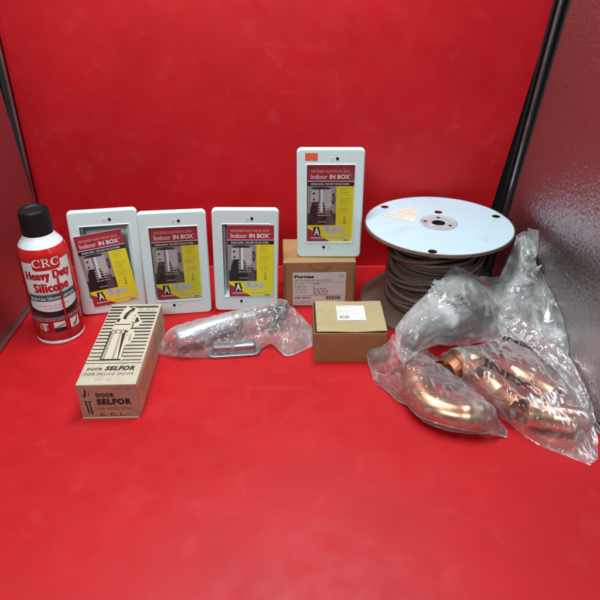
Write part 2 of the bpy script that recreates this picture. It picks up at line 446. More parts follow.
I_G = ink('grey', (.32, .30, .31)); I_DR = ink('deep_red', (.36, .008, .012)); I_BR = ink('bright_red', (.60, .012, .012)); I_LR = ink('low_red', (.40, .010, .014), .3)
def ucurve(hw, top, side, mid, n=24):
    pts = [(-hw, top)]
    for k in range(n + 1):
        x = -hw + 2 * hw * k / n; pts.append((x, side - (side - mid) * (1 - (x / hw) ** 2) ** .7))
    return pts + [(hw, top)]
HW = .071
W(poly(ucurve(HW + .006, .15, .106, .094)), I_K, .0003)
W(poly(ucurve(HW, .262, .124, .110)), I_W, .0004)
W(rect(-.0375, .0375, .243, .280), I_BR, .0006)
W(poly([(-.0375, .244), (-.03, .238), (.03, .238), (.0375, .244)]), I_BR, .0006)
W(rect(-.10, .10, .0135, .0935), I_LR, .0002)
# serif C R C
def arc(cx, cy, rx, ry, a0, a1, w0, w1, n=20):
    o_ = []; i_ = []
    for k in range(n + 1):
        t_ = k / n; a = math.radians(a0 + (a1 - a0) * t_); w = w0 + (w1 - w0) * math.sin(PI * t_)
        o_.append((cx + rx * math.cos(a), cy + ry * math.sin(a))); i_.append((cx + (rx - w) * math.cos(a), cy + (ry - w * .75) * math.sin(a)))
    vs = [(p[0], p[1], 0) for p in o_] + [(p[0], p[1], 0) for p in i_]
    return vs, [[k, k + 1, n + 2 + k, n + 1 + k] for k in range(n)]
def W_(vf, m, off): W(([(p[0] * 1.08, p[1] + .006, p[2]) for p in vf[0]], vf[1]), m, off)
for cx in (-.0225, .0225):
    W_(arc(cx, .2545, .0110, .0120, 48, 312, .0022, .0050), I_W, .0010)
    W_(poly([(cx + .0066, .2575), (cx + .0086, .2575), (cx + .0086, .2672), (cx + .0068, .2665)]), I_W, .0010)
    W_(poly([(cx + .0066, .2445), (cx + .0088, .2480), (cx + .0076, .2495), (cx + .0058, .2465)]), I_W, .0010)
W_(rect(-.0085, -.0045, .2435, .2660), I_W, .0010); W_(rect(-.0108, -.0022, .2425, .2450), I_W, .0010); W_(rect(-.0108, .0000, .2645, .2665), I_W, .0010)
W_(arc(-.0010, .2600, .0075, .0065, -90, 90, .0022, .0038), I_W, .0010)
W_(rect(-.006, -.0005, .2535, .2555), I_W, .0010)
W_(poly([(-.0020, .2540), (.0022, .2540), (.0082, .2440), (.0100, .2425), (.0050, .2425)]), I_W, .0010)
def WB(s_, x0, x1, y0, y1, m, d, bold):
    for k in range(5): W(text(s_, x0 + d * (k - 2) / 2, x1 + d * (k - 2) / 2, y0, y1, bold, 0, 0, 1.14), m, .0008 + k * .00005)
WB('Heavy Duty', -.062, .062, .2035, .2365, I_R, .0016, .02)
WB('Silicone', -.045, .048, .1715, .2005, I_R, .0016, .02)
W(rect(-HW, HW, .144, .164), I_T, .0007)
W(rect(-HW, HW, .1655, .1675), I_G, .0007)
W(text('Multi-Use Silicone Lubricant', -.064, .064, .1475, .1585, .012), I_W, .0010)
rn = random.Random(3)
W(words(-.045, .045, .1285, .0035, 0, rn, .1, .2), ink('rose', (.55, .22, .24)), .0008)
W(words(-.03, .03, .1200, .003, 0, rn, .1, .2), I_G, .0008)
W(rect(-.085, .085, .080, .091), I_G, .0004); W(rect(-.085, .085, .0905, .0935), I_K, .0005)
W(words(-.075, .075, .0825, .005, 0, rn, .1, .2), I_K, .0006)
# three picture squares
for k, x in enumerate((-.044, .0, .045)):
    W(rect(x - .0155, x + .0155, .0445, .0745), (I_W, I_W, I_W)[k] if k else I_DR, .0005)
W(rect(-.058, -.048, .048, .071), ink('orange', (.62, .25, .03)), .0007); W(rect(-.045, -.040, .046, .066), I_W, .0007); W(rect(-.049, -.031, .067, .072), I_W, .0008); W(rect(-.040, -.033, .05, .064), I_G, .0007)
W(rect(-.0155, .0155, .0445, .0560), I_K, .0007); W(poly([(-.014, .058), (.006, .067), (.014, .066), (.014, .062), (-.006, .055)]), I_G, .0008)
W(poly([(.036, .055), (.045, .058), (.053, .072), (.057, .071), (.050, .054), (.043, .049)]), ink('navy', (.06, .10, .2)), .0007); W(disc(.003, 0, 10, .038, .050), I_G, .0008)
for q, y in enumerate((.037, .0315, .026)): W(words(-.065, .065, y, .0026, 0, rn, .08, .2), ink('pinkred', (.55, .16, .17)), .0004)
W(words(-.055, .055, .018, .0024, 0, rn, .06, .14), ink('pinkred', (.55, .16, .17)), .0004)
lab.build('printed_label', t)
b = MB(); a = A0 + .30
pth = [((CR + .0035) * math.cos(a + .0 * k), (CR + .0035) * math.sin(a), .215 - .190 * k / 6) for k in range(7)]
b.add(tube(pth, .0026, 10), mat('straw', (.55, .012, .015), .3), smooth=True); b.build('spray_straw', t)

# ================================================================== RECESSED WALL BOXES
BW, BH = .1951, .3395
def inbox_parts(root):
    # local x across, z up, front face at y = 0
    up = Matrix(((1, 0, 0, 0), (0, 0, -1, 0), (0, 1, 0, 0), (0, 0, 0, 1)))    # plate xy -> xz, plate z -> -y
    out = rrect(-BW / 2, BW / 2, 0, BH, .014, 8)
    ox0, ox1, oz0, oz1 = -.0675, .0695, .0520, .2915
    hole = rrect(ox0, ox1, oz0, oz1, .002, 3)
    b = MB()
    n = len(out); m_ = len(hole)
    # rim: stepped, softly rounded outer edge
    rings = []
    def inset(d):
        return rrect(-BW / 2 + d, BW / 2 - d, d, BH - d, max(.014 - d, .003), 8)
    for d, y in ((.0005, .016), (0, .013), (0, .006), (.0008, .0028), (.0025, .0008), (.005, 0)): rings.append([(p[0], y, p[1]) for p in inset(d)])
    vs = [p for r in rings for p in r]; fs = []
    for r in range(len(rings) - 1):
        for i in range(n): j = (i + 1) % n; fs.append([r * n + i, r * n + j, (r + 1) * n + j, (r + 1) * n + i])
    b.add((vs, fs), M_WHITE, smooth=True)
    b.add(plate([inset(.005), hole]), M_WHITE, up)
    # raised lip round the opening and the walls that go back
    w = .004; lip = rrect(ox0 - w, ox1 + w, oz0 - w, oz1 + w, .004, 3)
    vs = []; fs = []
    prof_ = [(lip, -.0000), (rrect(ox0 - w * .75, ox1 + w * .75, oz0 - w * .75, oz1 + w * .75, .004, 3), -.0014), (rrect(ox0 - w * .2, ox1 + w * .2, oz0 - w * .2, oz1 + w * .2, .003, 3), -.0014), (hole, 0), (hole, .02)]
    k = len(lip)
    for lp, y in prof_: vs += [(p[0], y, p[1]) for p in lp]
    for r in range(len(prof_) - 1):
        for i in range(k): j = (i + 1) % k; fs.append([r * k + i, r * k + j, (r + 1) * k + j, (r + 1) * k + i])
    b.add((vs, fs), M_WHITE, smooth=True)
    plate_ob = b.build('wall_plate', root, 35)
    b = MB(); d1 = .055
    sh = rrect(ox0 + .006, ox1 - .006, oz0 + .006, oz1 - .006, .004, 3)
    vs = [(p[0], .0201, p[1]) for p in hole] + [(p[0], .022, p[1]) for p in sh] + [(p[0], d1, p[1]) for p in sh]; fs = []
    for r in range(2):
        for i in range(k): j = (i + 1) % k; fs.append([r * k + i, r * k + j, (r + 1) * k + j, (r + 1) * k + i])
    fs.append([2 * k + i for i in range(k)])
    b.add((vs, fs), M_WHITE2)
    b.add(box(ox0 - .002, ox0 + .004, .0205, d1 + .003, oz0, oz1), M_WHITE2); b.add(box(ox1 - .004, ox1 + .002, .0205, d1 + .003, oz0, oz1), M_WHITE2)
    b.add(box(ox0 + .004, ox1 - .004, .0205, d1 + .003, oz1 - .003, oz1 + .002), M_WHITE2); b.add(box(ox0 + .004, ox1 - .004, .0205, d1 + .003, oz0 - .002, oz0 + .003), M_WHITE2)
    b.add(box(ox0 + .004, ox1 - .004, d1 + .0005, d1 + .003, oz0 + .003, oz1 - .003), M_WHITE2)
    b.build('recessed_housing', root)
    for fx, fz, kind in ((.520, .913, 0), (.595, .914, 1), (.416, .103, 1), (.500, .106, 0)):
        b = MB(); X, Z = (fx - .5) * BW, fz * BH
        T = Matrix.Translation((X, 0, Z)) @ Matrix.Rotation(PI / 2, 4, 'X')
        if kind:
            b.add(lathe([(.0046, 0), (.0044, .0012), (.0036, .0014), (.0030, .0004), (0, .0004)], 20), mat('dark_screw', (.03, .03, .035), .4, metal=.6), T, True)
            b.build('screw', plate_ob)
        else:
            b.add(lathe([(.0046, 0), (.0046, .0010), (.0036, .0010), (.0034, .0002), (0, .0002)], 20), M_WHITE2, T, True)
            b.add(rect(-.003, .003, -.0006, .0006, .0006), mat('slot_grey', (.35, .37, .38), .5), T)
            b.build('knockout_plug', plate_ob)

CW, CH = .1355, .2375
def card_mesh(root):
    """Printed insert, origin at its centre, lying in the local xz plane, printed side towards -y."""
    b = MB(); rn = random.Random(11)
    up = Matrix(((1, 0, 0, 0), (0, 0, -1, 0), (0, 1, 0, 0), (0, 0, 0, 1)))
    X = lambda f: (f - .5) * CW
    Y = lambda f: (.5 - f) * CH
    y_ = ink('yellow', (.86, .76, .03)); r_ = ink('crimson', (.40, .025, .05)); k_ = ink('black', (.012, .012, .014)); w_ = ink('white', (.80, .82, .83))
    gold = ink('gold', (.72, .42, .22)); beige = ink('beige', (.34, .29, .26)); silver = ink('silver', (.50, .51, .52)); dk = ink('charcoal', (.03, .03, .035)); mid = ink('midgrey', (.2, .2, .21)); ol = ink('olive', (.33, .28, .05))
    def R(x0, x1, y0, y1, m, lv): b.add(rect(X(x0), X(x1), Y(y1), Y(y0), lv * .00012), m, up)
    def P(pts, m, lv): b.add(poly([(X(p[0]), Y(p[1])) for p in pts][::-1], lv * .00012), m, up)
    def T(s, x0, x1, y0, y1, m, lv, bold=0, sh=0): b.add(text(s, X(x0), X(x1), Y(y1), Y(y0), bold, lv * .00012, sh), m, up)
    b.add(box(-CW / 2, CW / 2, .0002, .0012, -CH / 2, CH / 2), w_)
    R(0, 1, 0, 1, y_, 1)
    R(0, 1, 0, .197, r_, 2); R(0, 1, .197, .205, w_, 2); R(0, 1, .205, .262, k_, 2)
    T('RECESSED ELECTRICAL BOX', .08, .90, .060, .092, gold, 4, .012)
    T('Indoor', .07, .42, .112, .172, w_, 4, .006); T('IN BOX', .47, .90, .114, .172, w_, 4, .035); R(.915, .935, .112, .122, w_, 4)
    T('SINGLE GANG - FOR NEW OR OLD WORK', .07, .89, .222, .247, w_, 4, .015)
    # picture: steel appliance on a dark counter
    R(0, .62, .262, .775, beige, 2)
    R(0, .62, .62, .775, dk, 3)
    P([(.02, .775), (.06, .55), (.12, .46), (.34, .46), (.40, .60), (.42, .775)], k_, 4)
    P([(.06, .46), (.08, .30), (.14, .285), (.44, .285), (.52, .30), (.52, .52), (.42, .56), (.36, .47)], silver, 5)
    P([(.28, .29), (.33, .29), (.33, .60), (.28, .60)], w_, 6); P([(.24, .29), (.28, .29), (.28, .60), (.24, .60)], mid, 6)
    P([(.07, .295), (.12, .275), (.28, .268), (.44, .275), (.51, .292), (.44, .305), (.14, .305)], dk, 7)
    for q in (.345, .42): R(.11, .16, q, q + .022, k_, 7)
    P([(.53, .36), (.58, .35), (.60, .42), (.58, .50), (.53, .48)], dk, 6); P([(.545, .39), (.575, .385), (.57, .46), (.545, .46)], mid, 7)
    P([(.42, .58), (.55, .58), (.60, .775), (.42, .775)], ink('plum', (.10, .07, .08)), 5)
    for q in (.495, .530, .565, .60, .635): b.add(words(X(.22), X(.50), Y(q + .013), CH * .013, 9 * .00012, rn, .15, .3), w_, up)
    b.add(words(X(.24), X(.42), Y(.735), CH * .012, 9 * .00012, rn, .3, .5), w_, up)
    # small print in the yellow column
    for q in range(13):
        y = .29 + .027 * q
        if q in (4, 9): continue
        b.add(words(X(.70), X(.70 + rn.uniform(.14, .24)), Y(y), CH * .008, 4 * .00012, rn, .2, .4), ol, up)
    R(.80, .83, .69, .72, ol, 4); R(.78, .85, .735, .75, ol, 4); R(.795, .835, .66, .675, ol, 4)
    # boxes drawn at the bottom
    lg = ink('palegrey', (.58, .62, .66)); bl = ink('paleblue', (.42, .50, .60))
    P([(.35, .80), (.40, .775), (.49, .785), (.50, .86), (.43, .885), (.36, .86)], lg, 4); P([(.40, .79), (.47, .795), (.475, .85), (.43, .86)], bl, 5)
    P([(.50, .83), (.58, .79), (.66, .80), (.67, .86), (.58, .89), (.51, .88)], lg, 4); P([(.55, .82), (.63, .815), (.635, .85), (.57, .87)], ink('tan', (.55, .53, .40)), 5)
    P([(.66, .82), (.73, .79), (.79, .81), (.78, .855), (.69, .87)], ink('palegrey', (.58, .62, .66)), 5)
    P([(0, .815), (0, 1), (.50, 1)], r_, 3)
    P([(.13, .925), (.13, .80), (.26, .80), (.29, .925)], k_, 4)
    T('A', .145, .265, .808, .915, w_, 6, .05, .0)
    R(.262, .285, .855, .885, k_, 7)
    T('Arlington', .07, .36, .935, .968, w_, 6, .02)
    b.add(words(X(.47), X(.86), Y(.95), CH * .007, 4 * .00012, rn, .1, .2), ol, up); R(.80, .92, .975, .988, ink('darkolive', (.12, .11, .05)), 4)
    R(.5, .97, .925, .96, ink('palegold', (.72, .68, .30)), 2)
    return b.build('insert_card', root)

def IR(yaw, lean, roll): return Matrix.Rotation(yaw, 3, 'Z') @ Matrix.Rotation(-lean, 3, 'X') @ Matrix.Rotation(roll, 3, 'Y')
boxes = [((-.5769, 1.6329, 0), (.253, .0108, .0307), 'white recessed wall box whose printed card has slipped out and hangs tilted over its rim'),
         ((-.3716, 1.6226, 0), (.1613, .0183, .0162), 'white recessed wall box behind the striped cream carton, its card straight in the opening'),
         ((-.1673, 1.6455, 0), (.0639, .0065, .0302), 'white recessed wall box whose card sits right, leaving a grey gap on its left'),
         ((.0886, 1.7002, .1592), (-.0081, .0145, -.0022), 'white recessed wall box with an orange sticker, standing on top of a brown carton')]
cards = [(.468, .4545, -.0022, -.127), (.520, .514, .0035, -.012), (.577, .508, -.0022, -.002), (.510, .505, .0035, 0.0)]   # centre (fraction of plate), y, roll
proto = None; wall_boxes = []
for (loc, ang, lb), cd in zip(boxes, cards):
    if proto is None:
        r = proto = thing('wall_box', lb, 'wall box', loc, IR(*ang), 'white recessed wall boxes')
        inbox_parts(r); card_mesh(r)
    else:
        r = proto.copy(); C.objects.link(r); r.location = [c * S for c in loc]; r.rotation_euler = IR(*ang).to_euler(); r['label'] = lb
        for ch in proto.children:
            c_ = ch.copy(); C.objects.link(c_); c_.parent = r
            for g_ in ch.children:
                d_ = g_.copy(); C.objects.link(d_); d_.parent = c_
    for ch in r.children:
        if ch.name.startswith('insert_card'):
            ch.location = ((cd[0] - .5) * BW * S, cd[2] * S, cd[1] * BH * S); ch.rotation_euler = (0, cd[3], 0)
    last = r; wall_boxes.append(r)
b = MB(); b.add(box((.124 - .5) * BW, (.308 - .5) * BW, -.0008, -.0001, .898 * BH, .962 * BH), mat('orange_sticker', (.78, .12, .06), .5)); b.build('orange_sticker', last)

# ================================================================== CARTONS
# striped cream carton, lying on its back
w, l, h = .1419, .3723, .1005
t = thing('striped_carton', 'long worn cream carton printed with black stripes and a door closer, front left', 'carton', (-.5294, 1.1428, 0), Matrix.Rotation(.03, 3, 'Z'))
b = MB()
vs, fs = soft_box(0, w, 0, l, 0, h, .0020, 9, .0022, 4, True)
top = [f for f in fs if all(abs(vs[i][2] - h) < .004 for i in f)]
fr = [f for f in fs if all(abs(vs[i][1]) < .004 for i in f) and f not in top]
rest = [f for f in fs if f not in top and f not in fr]
b.add((vs, top), M_CREAM, smooth=True); b.add((vs, fr), M_PINKB, smooth=True); b.add((vs, rest), M_SIDEB, smooth=True)
b.build('carton_body', t, 30)
IK = ink('old_black', (.022, .020, .018), .6); IF = ink('faded', (.33, .27, .2), .6); IC = ink('cream', (.66, .57, .42), .6); IS = ink('shade', (.36, .31, .24), .6)
b = MB()
def U(vf, m, lv=1): b.add(vf, m, lambda p: (p[0] * w, p[1] * l, h + .0001 + lv * .00015 + p[2]))
rn = random.Random(5); ns = 17
for k in range(ns):
    yc = .955 - (.955 - .262) * k / (ns - 1); hh = .0115 - .0062 * k / (ns - 1)
    x1 = .955 if not k == 1 else .5
    U(rect(.015, x1, yc - hh, yc + hh), IK)
U(rect(.0, .985, .224, .231), IK)
# drawing of the closer over the stripes
U(poly([(.225, .262), (.205, .60), (.235, .63), (.50, .63), (.585, .262)]), IK, 2)
U(poly([(.255, .275), (.245, .585), (.44, .585), (.53, .275)]), IC, 3)
U(poly([(.245, .275), (.238, .585), (.285, .585), (.305, .275)]), IS, 4); U(poly([(.43, .275), (.39, .585), (.42, .585), (.475, .275)]), IS, 4)
U(poly([(.235, .59), (.25, .622), (.47, .622), (.46, .59)]), IC, 3); U(poly([(.27, .595), (.30, .618), (.34, .600)]), IK, 4); U(poly([(.37, .600), (.41, .618), (.43, .597)]), IK, 4)
U(poly([(.215, .64), (.225, .70), (.55, .705), (.56, .64)]), IC, 2); U(poly([(.235, .635), (.215, .70), (.25, .80), (.285, .92), (.33, .965), (.42, .94), (.48, .955), (.56, .93), (.58, .86), (.53, .77), (.54, .66)]), IC, 3)
U(poly([(.33, .79), (.355, .86), (.45, .94), (.515, .93), (.50, .90), (.43, .85), (.40, .77)]), IK, 4); U(poly([(.395, .80), (.425, .86), (.475, .90), (.445, .83)]), IS, 5)
U(poly([(.235, .74), (.25, .79), (.30, .79), (.29, .74)]), IK, 4); U(poly([(.22, .70), (.225, .712), (.53, .712), (.53, .70)]), IK, 4)
U(poly([(.55, .66), (.545, .83), (.60, .85), (.66, .79), (.74, .74), (.70, .69), (.61, .655)]), IC, 3); U(poly([(.60, .72), (.585, .80), (.62, .80), (.68, .745)]), IK, 4); U(poly([(.575, .655), (.565, .74), (.585, .74), (.60, .66)]), IK, 4)
U(poly([(.555, .42), (.54, .63), (.62, .64), (.69, .56), (.66, .47)]), IC, 3); U(poly([(.60, .48), (.59, .58), (.61, .58), (.645, .50)]), IS, 4)
U(poly([(.545, .275), (.50, .60), (.525, .60), (.585, .275)]), IC, 3); U(poly([(.60, .262), (.552, .42), (.568, .42), (.625, .262)]), IC, 2); U(poly([(.59, .30), (.575, .40), (.582, .40), (.605, .30)]), IK, 4)
U(text('C. C. L.', .60, .92, .900, .932, .02, 0, 0, 1.3), IF, 3)
U(text('DOOR', .085, .345, .150, .178, .045, 0, 0, 1.12), IK); U(text('SELFOR', .385, .895, .146, .196, .065, 0, .25, 1.18), IK)
U(text('FOR INSIDE DOOR', .075, .90, .098, .122, .012, 0, .2, 1.25), IK)
U(text('DVC - 100', .28, .56, .042, .062, .0), IF)
b.build('top_print', t)
b = MB()
def V(vf, m, lv=1): b.add(vf, m, lambda p: (p[0] * w, -.0001 - lv * .00015, p[1] * h))
V(text('DOOR', .30, .61, .62, .75, .07, 0, 0, 1.2), IK); V(text('SELFOR', .295, .885, .39, .58, .075, 0, 0, 1.2), IK)
V(text('FOR INSIDE DOOR', .29, .885, .235, .315, .015, 0, 0, 1.2), ink('brown_print', (.14, .06, .045)))
V(text('C. C. L.', .31, .74, .045, .135, .03), IK); V(text('DVC - 100', .62, .89, .83, .89, .0), ink('brown_print', (.14, .06, .045)))
V(poly([(.08, .66), (.12, .62), (.145, .70), (.15, .87), (.125, .87), (.115, .72), (.095, .70)]), IK)
V(poly([(.16, .62), (.20, .70), (.20, .80), (.185, .80), (.18, .70)]), ink('brown_print', (.14, .06, .045)))
V(poly([(.085, .52), (.21, .50), (.21, .475), (.085, .49)]), IK); V(poly([(.10, .48), (.125, .48), (.145, .12), (.115, .15)]), IK); V(poly([(.155, .48), (.18, .475), (.20, .10), (.17, .11)]), IK)
b.build('end_print', t)
b = MB(); b.add(box(.002, w - .004, -.0038, -.0018, -.0002, .0035), M_CREAM, Matrix.Rotation(.0, 4, 'X')); b.build('end_flap', t)

# brown carton behind, with label
w, l, h = .2232, .1717, .1585
t = thing('brown_carton', 'tall brown cardboard carton with a pinkish printed label, carrying a wall box on top', 'carton', (-.0512, 1.6661, 0), Matrix.Rotation(.0319, 3, 'Z'))
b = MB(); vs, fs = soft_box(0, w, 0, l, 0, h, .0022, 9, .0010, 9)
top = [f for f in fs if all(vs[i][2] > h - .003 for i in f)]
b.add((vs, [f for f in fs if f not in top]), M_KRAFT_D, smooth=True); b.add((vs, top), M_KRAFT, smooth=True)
cb = b.build('carton_body', t, 30)
b = MB(); n = 14                           # thumb notch on the front flap: scored half-moon
arcp = [(w * .5 + .032 * math.cos(PI + PI * k / n), -.0024, h - .004 + .020 * math.sin(PI + PI * k / n)) for k in range(n + 1)]
b.add(tube(arcp, .0009, 6), mat('score', (.17, .085, .045), .8), smooth=True)
b.build('thumb_notch', cb)
for x in (.0035, w - .0035):               # torn perforated corner edges
    b = MB()
    for k in range(16): b.add(box(x - .003, x + .003, -.0028, -.0012, .006 + k * .0093, .0108 + k * .0093), mat('score', (.17, .085, .045), .8))
    b.build('perforation', cb)
lb = MB()
def V(vf, m, lv=0): lb.add(vf, m, lambda p: (p[0] * w, -.0030 - lv * .0002, p[1] * h))
x0, x1, y0, y1 = .13, .868, .055, .775
LX = lambda f: x0 + (x1 - x0) * f
LY = lambda f: y1 - (y1 - y0) * f
lb.add(box(x0 * w, x1 * w, -.0030, -.0014, y0 * h, y1 * h), M_PAPER)
def LT(s, a, b_, c, d, m, bold=0): V(text(s, LX(a), LX(b_), LY(d), LY(c), bold), m, 1)
LT('Furnas', .03, .395, .06, .155, IK, .055); rn = random.Random(8)
gr = ink('label_grey', (.24, .21, .20))
V(words(LX(.87), LX(.97), LY(.13), .05, 0, rn, .4, .5, .62), gr, 1)
V(words(LX(.03), LX(.74), LY(.245), .035, 0, rn, .06, .14, .62), gr, 1); V(rect(LX(.02), LX(.97), LY(.292), LY(.28)), gr, 1)
for q, y in enumerate((.36, .44, .52, .60)):
    V(words(LX(.03), LX(.03 + (.20, .25, .24, .25)[q]), LY(y), .03, 0, rn, .2, .4, .62), gr, 1)
    V(words(LX(.39), LX((.51, .43, .66, .68)[q]), LY(y), .036, 0, rn, .15, .3, .62), IK, 1)
V(words(LX(.39), LX(.69), LY(.665), .03, 0, rn, .15, .3, .62), IK, 1)
V(rect(LX(.02), LX(.97), LY(.705), LY(.695)), gr, 1)
LT('42EF 35AAS', .03, .34, .735, .80, IK, .02)
x = .63
while x < .90: 
    d = rn.choice((.006, .010, .016)); V(rect(LX(x), LX(x + d), LY(.83), LY(.72)), IK, 1); x += d + rn.choice((.006, .01))
for y in (.90, .96): V(words(LX(.03), LX(.42), LY(y), .03, 0, rn, .1, .2, .62), gr, 1)
lb.build('paper_label', t)

# small tan carton in front
w, l, h = .1975, .1637, .101
t = thing('tan_carton', 'small low tan cardboard box with a white label on its lid', 'carton', (.0378, 1.3696, 0), Matrix.Rotation(.0078, 3, 'Z'))
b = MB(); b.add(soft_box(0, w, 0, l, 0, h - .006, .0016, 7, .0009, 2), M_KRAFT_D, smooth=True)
b.add(box(.002, .006, .004, l - .004, h - .0059, h - .0035), M_DARK)  # black bar painted in for the shade of the left slit
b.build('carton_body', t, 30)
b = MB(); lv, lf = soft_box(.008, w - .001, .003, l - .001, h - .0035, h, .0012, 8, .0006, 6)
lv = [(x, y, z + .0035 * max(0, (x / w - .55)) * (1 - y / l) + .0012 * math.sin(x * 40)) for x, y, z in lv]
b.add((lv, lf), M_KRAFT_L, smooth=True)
lid = b.build('lid', t, 30)
b = MB(); b.add(box(.006, w - .004, .0045, .010, h - .0062, h - .003), M_DARK); b.build('lid_gap_shade', t)  # solid black strip standing in for the shaded gap below the lid
lb = MB(); rn = random.Random(12)
z0 = h + .0033
a, c, d, e = .335 * w, .735 * w, .33 * l, .80 * l
lb.add(box(a, c, d, e, z0 - .0032, z0), M_PAPERW)
gg = ink('label_teal', (.33, .40, .40))
for k, y in enumerate((.93, .84, .62, .54, .42)):
    lb.add(words(a + .05 * (c - a), a + (.35, .6, .7, .5, .85)[k] * (c - a), d + y * (e - d), (.05, .04, .045, .035, .03)[k] * (e - d), z0 + .0003, rn, .1, .25), gg)
x = .08
while x < .42:
    dd = rn.choice((.012, .02, .03)); lb.add(rect(a + x * (c - a), a + (x + dd) * (c - a), d + .10 * (e - d), d + .30 * (e - d), z0 + .0003), ink('label_grey', (.24, .21, .20))); x += dd + .014
lb.add(words(a + .78 * (c - a), a + .95 * (c - a), d + .08 * (e - d), .05 * (e - d), z0 + .0003, rn, .4, .5), gg)
lb.build('paper_label', lid)

# ================================================================== WIRE SPOOL
SX, SY, SR, SH = .4157, 1.7016, .2205, .2738
t = thing('wire_spool', 'large reel with round white top flange, wound with dark brown cable', 'spool', (SX, SY, 0))
th = .0045
circ = lambda r, cx=0, cy=0, n=64, sx=1, a=0: [(cx + r * sx * math.cos(2 * PI * i / n + a), cy + r * math.sin(2 * PI * i / n + a)) for i in range(n)]
holes = [(-.146, .129), (.1862, .0505), (-.0551, -.1968), (.0157, .0850)]
hl = [circ(.0125, x, y, 20) for x, y in holes]
b = MB(); zt = SH - th
b.add(plate([circ(SR - .001, n=128), circ(.020, n=32)] + hl, th - .0006), M_DARK, Matrix.Translation((0, 0, zt - .0006)))  # plate coloured black so the hole walls look shaded
for x, y in (holes[0], holes[3]): b.add(lathe([(.0123, SH - .0006), (.0123, SH - .0082)], 20), mat('hole_red', (.35, .01, .02), .6), Matrix.Translation((x, y, 0)), True)  # red liners added to give the red seen in these two holes
b.add(plate([circ(SR - .0035, n=128), circ(.020, n=32)] + [circ(.0125, x, y, 20) for x, y in holes], 0), M_FLANGE, Matrix.Translation((0, 0, SH - .0001)))
b.add(lathe([(SR - .0035, SH - .0004), (SR - .0018, SH + .0008), (SR, SH - .0006), (SR, SH - 2 * th), (SR - .003, SH - 2 * th - .0008)], 128), M_FIBRE, smooth=True)
top_fl = b.build('top_flange', t)
b = MB()
b.add(plate([circ(SR, n=128), circ(.02, n=32)], th), M_FLANGE_D, Matrix.Translation((0, 0, th + .0005)))
b.build('bottom_flange', t)
b = MB()
b.add(lathe([(.096, .011), (.096, SH - 2 * th - .001)], 48), M_FLANGE_D, smooth=True)
b.add(lathe([(.0955, SH - .05), (.0955, .012)], 48), mat('hole_red', (.35, .01, .02), .6), smooth=True)  # red lining added for the red seen through the flange hole
b.build('core', t)
b = MB()
b.add(lathe([(.0565, SH + .0002), (.0560, SH + .0022), (.0530, SH + .0034), (.050, SH + .0030), (.046, SH + .0012), (.034, SH + .0006), (.027, SH + .0022), (.0235, SH + .0024), (.0205, SH + .0008)], 64), mat('hub_metal', (.52, .54, .56), .30, metal=.12, var=.2, vscale=60), smooth=True)
b.add(lathe([(.0206, SH + .0008), (.0195, SH - .004), (.0195, SH - .05)], 40), M_DARK, smooth=True); b.add(disc(.0196, SH - .012, 32), M_DARK)  # bore walls and floor coloured black for the shade inside
for x, y in ((-.0385, .0100), (.0300, -.0230), (.006, .039)): b.add(disc(.0055, SH + .0016, 16, x, y), M_DARK)  # small holes: their shade drawn as flat black discs
b.build('hub', top_fl)
b = MB(); b.add(([(-.165, .060, SH + .0006), (-.0720, .0035, SH + .0006), (-.0480, .0640, SH + .0006), (-.0600, .1380, SH + .0006)], [[0, 1, 2, 3]]), mat('yellowed_sticker', (.72, .70, .60), .55, var=.06, vscale=50))
rn = random.Random(2); fg = ink('sticker_faint', (.50, .49, .43), .6)
Tm = Matrix.Translation((-.115, .072, SH + .0009)) @ Matrix.Rotation(-.25, 4, 'Z')
for k, (x0_, x1_, y_) in enumerate(((0.02, .05, .036), (.0, .045, .018), (.005, .05, .004), (-.035, -.005, -.004), (-.03, .02, -.018))): b.add(words(x0_, x1_, y_, .004, 0, rn, .2, .4), fg, Tm)
b.build('yellowed_sticker', top_fl)
# the cable: layers of turns, some wandering across the others
b = MB(); rr = .0066; rn = random.Random(21)
def turns(R0, z0, z1, n, wob, seed, tilt=0.0):
    r_ = random.Random(seed); per = 40; pts = []; N_ = int(n * per)
    ph = [r_.uniform(0, 6.28) for _ in range(4)]
    for i in range(N_ + 1):
        a = 2 * PI * i / per; s_ = i / N_
        z = z0 + (z1 - z0) * s_ + wob * math.sin(a * .37 + ph[0]) + wob * .7 * math.sin(a * 1.0 + ph[1]) + tilt * math.sin(a + ph[3])
        R = R0 + .0035 * math.sin(a * .23 + ph[2]) + .002 * math.sin(a * 1.13 + ph[1])
        z = min(max(z, .018), SH - 2 * th - rr - .001)
        pts.append((R * math.cos(a), R * math.sin(a), z))
    return pts
b.add(tube(turns(.106, .018, .256, 18, .002, 1), rr, 8), M_WIRE, smooth=True)
b.add(tube(turns(.1175, .256, .018, 17, .003, 2), rr, 8), M_WIRE, smooth=True)
b.add(tube(turns(.127, .02, .250, 10, .010, 3, .010), rr, 10), M_WIRE, smooth=True)
b.add(tube(turns(.1370, .245, .03, 6, .018, 4, .022), rr, 10), M_WIRE, smooth=True)
b.add(tube(turns(.1410, .04, .22, 4, .016, 6, .034), rr, 10), M_WIRE, smooth=True)
b.add(tube(spline([(.135, -.045, .215), (.142, -.03, .232), (.146, -.005, .236), (.143, .02, .225), (.135, .04, .20)], 6), rr, 10), M_WIRE, smooth=True)
b.build('cable', t)

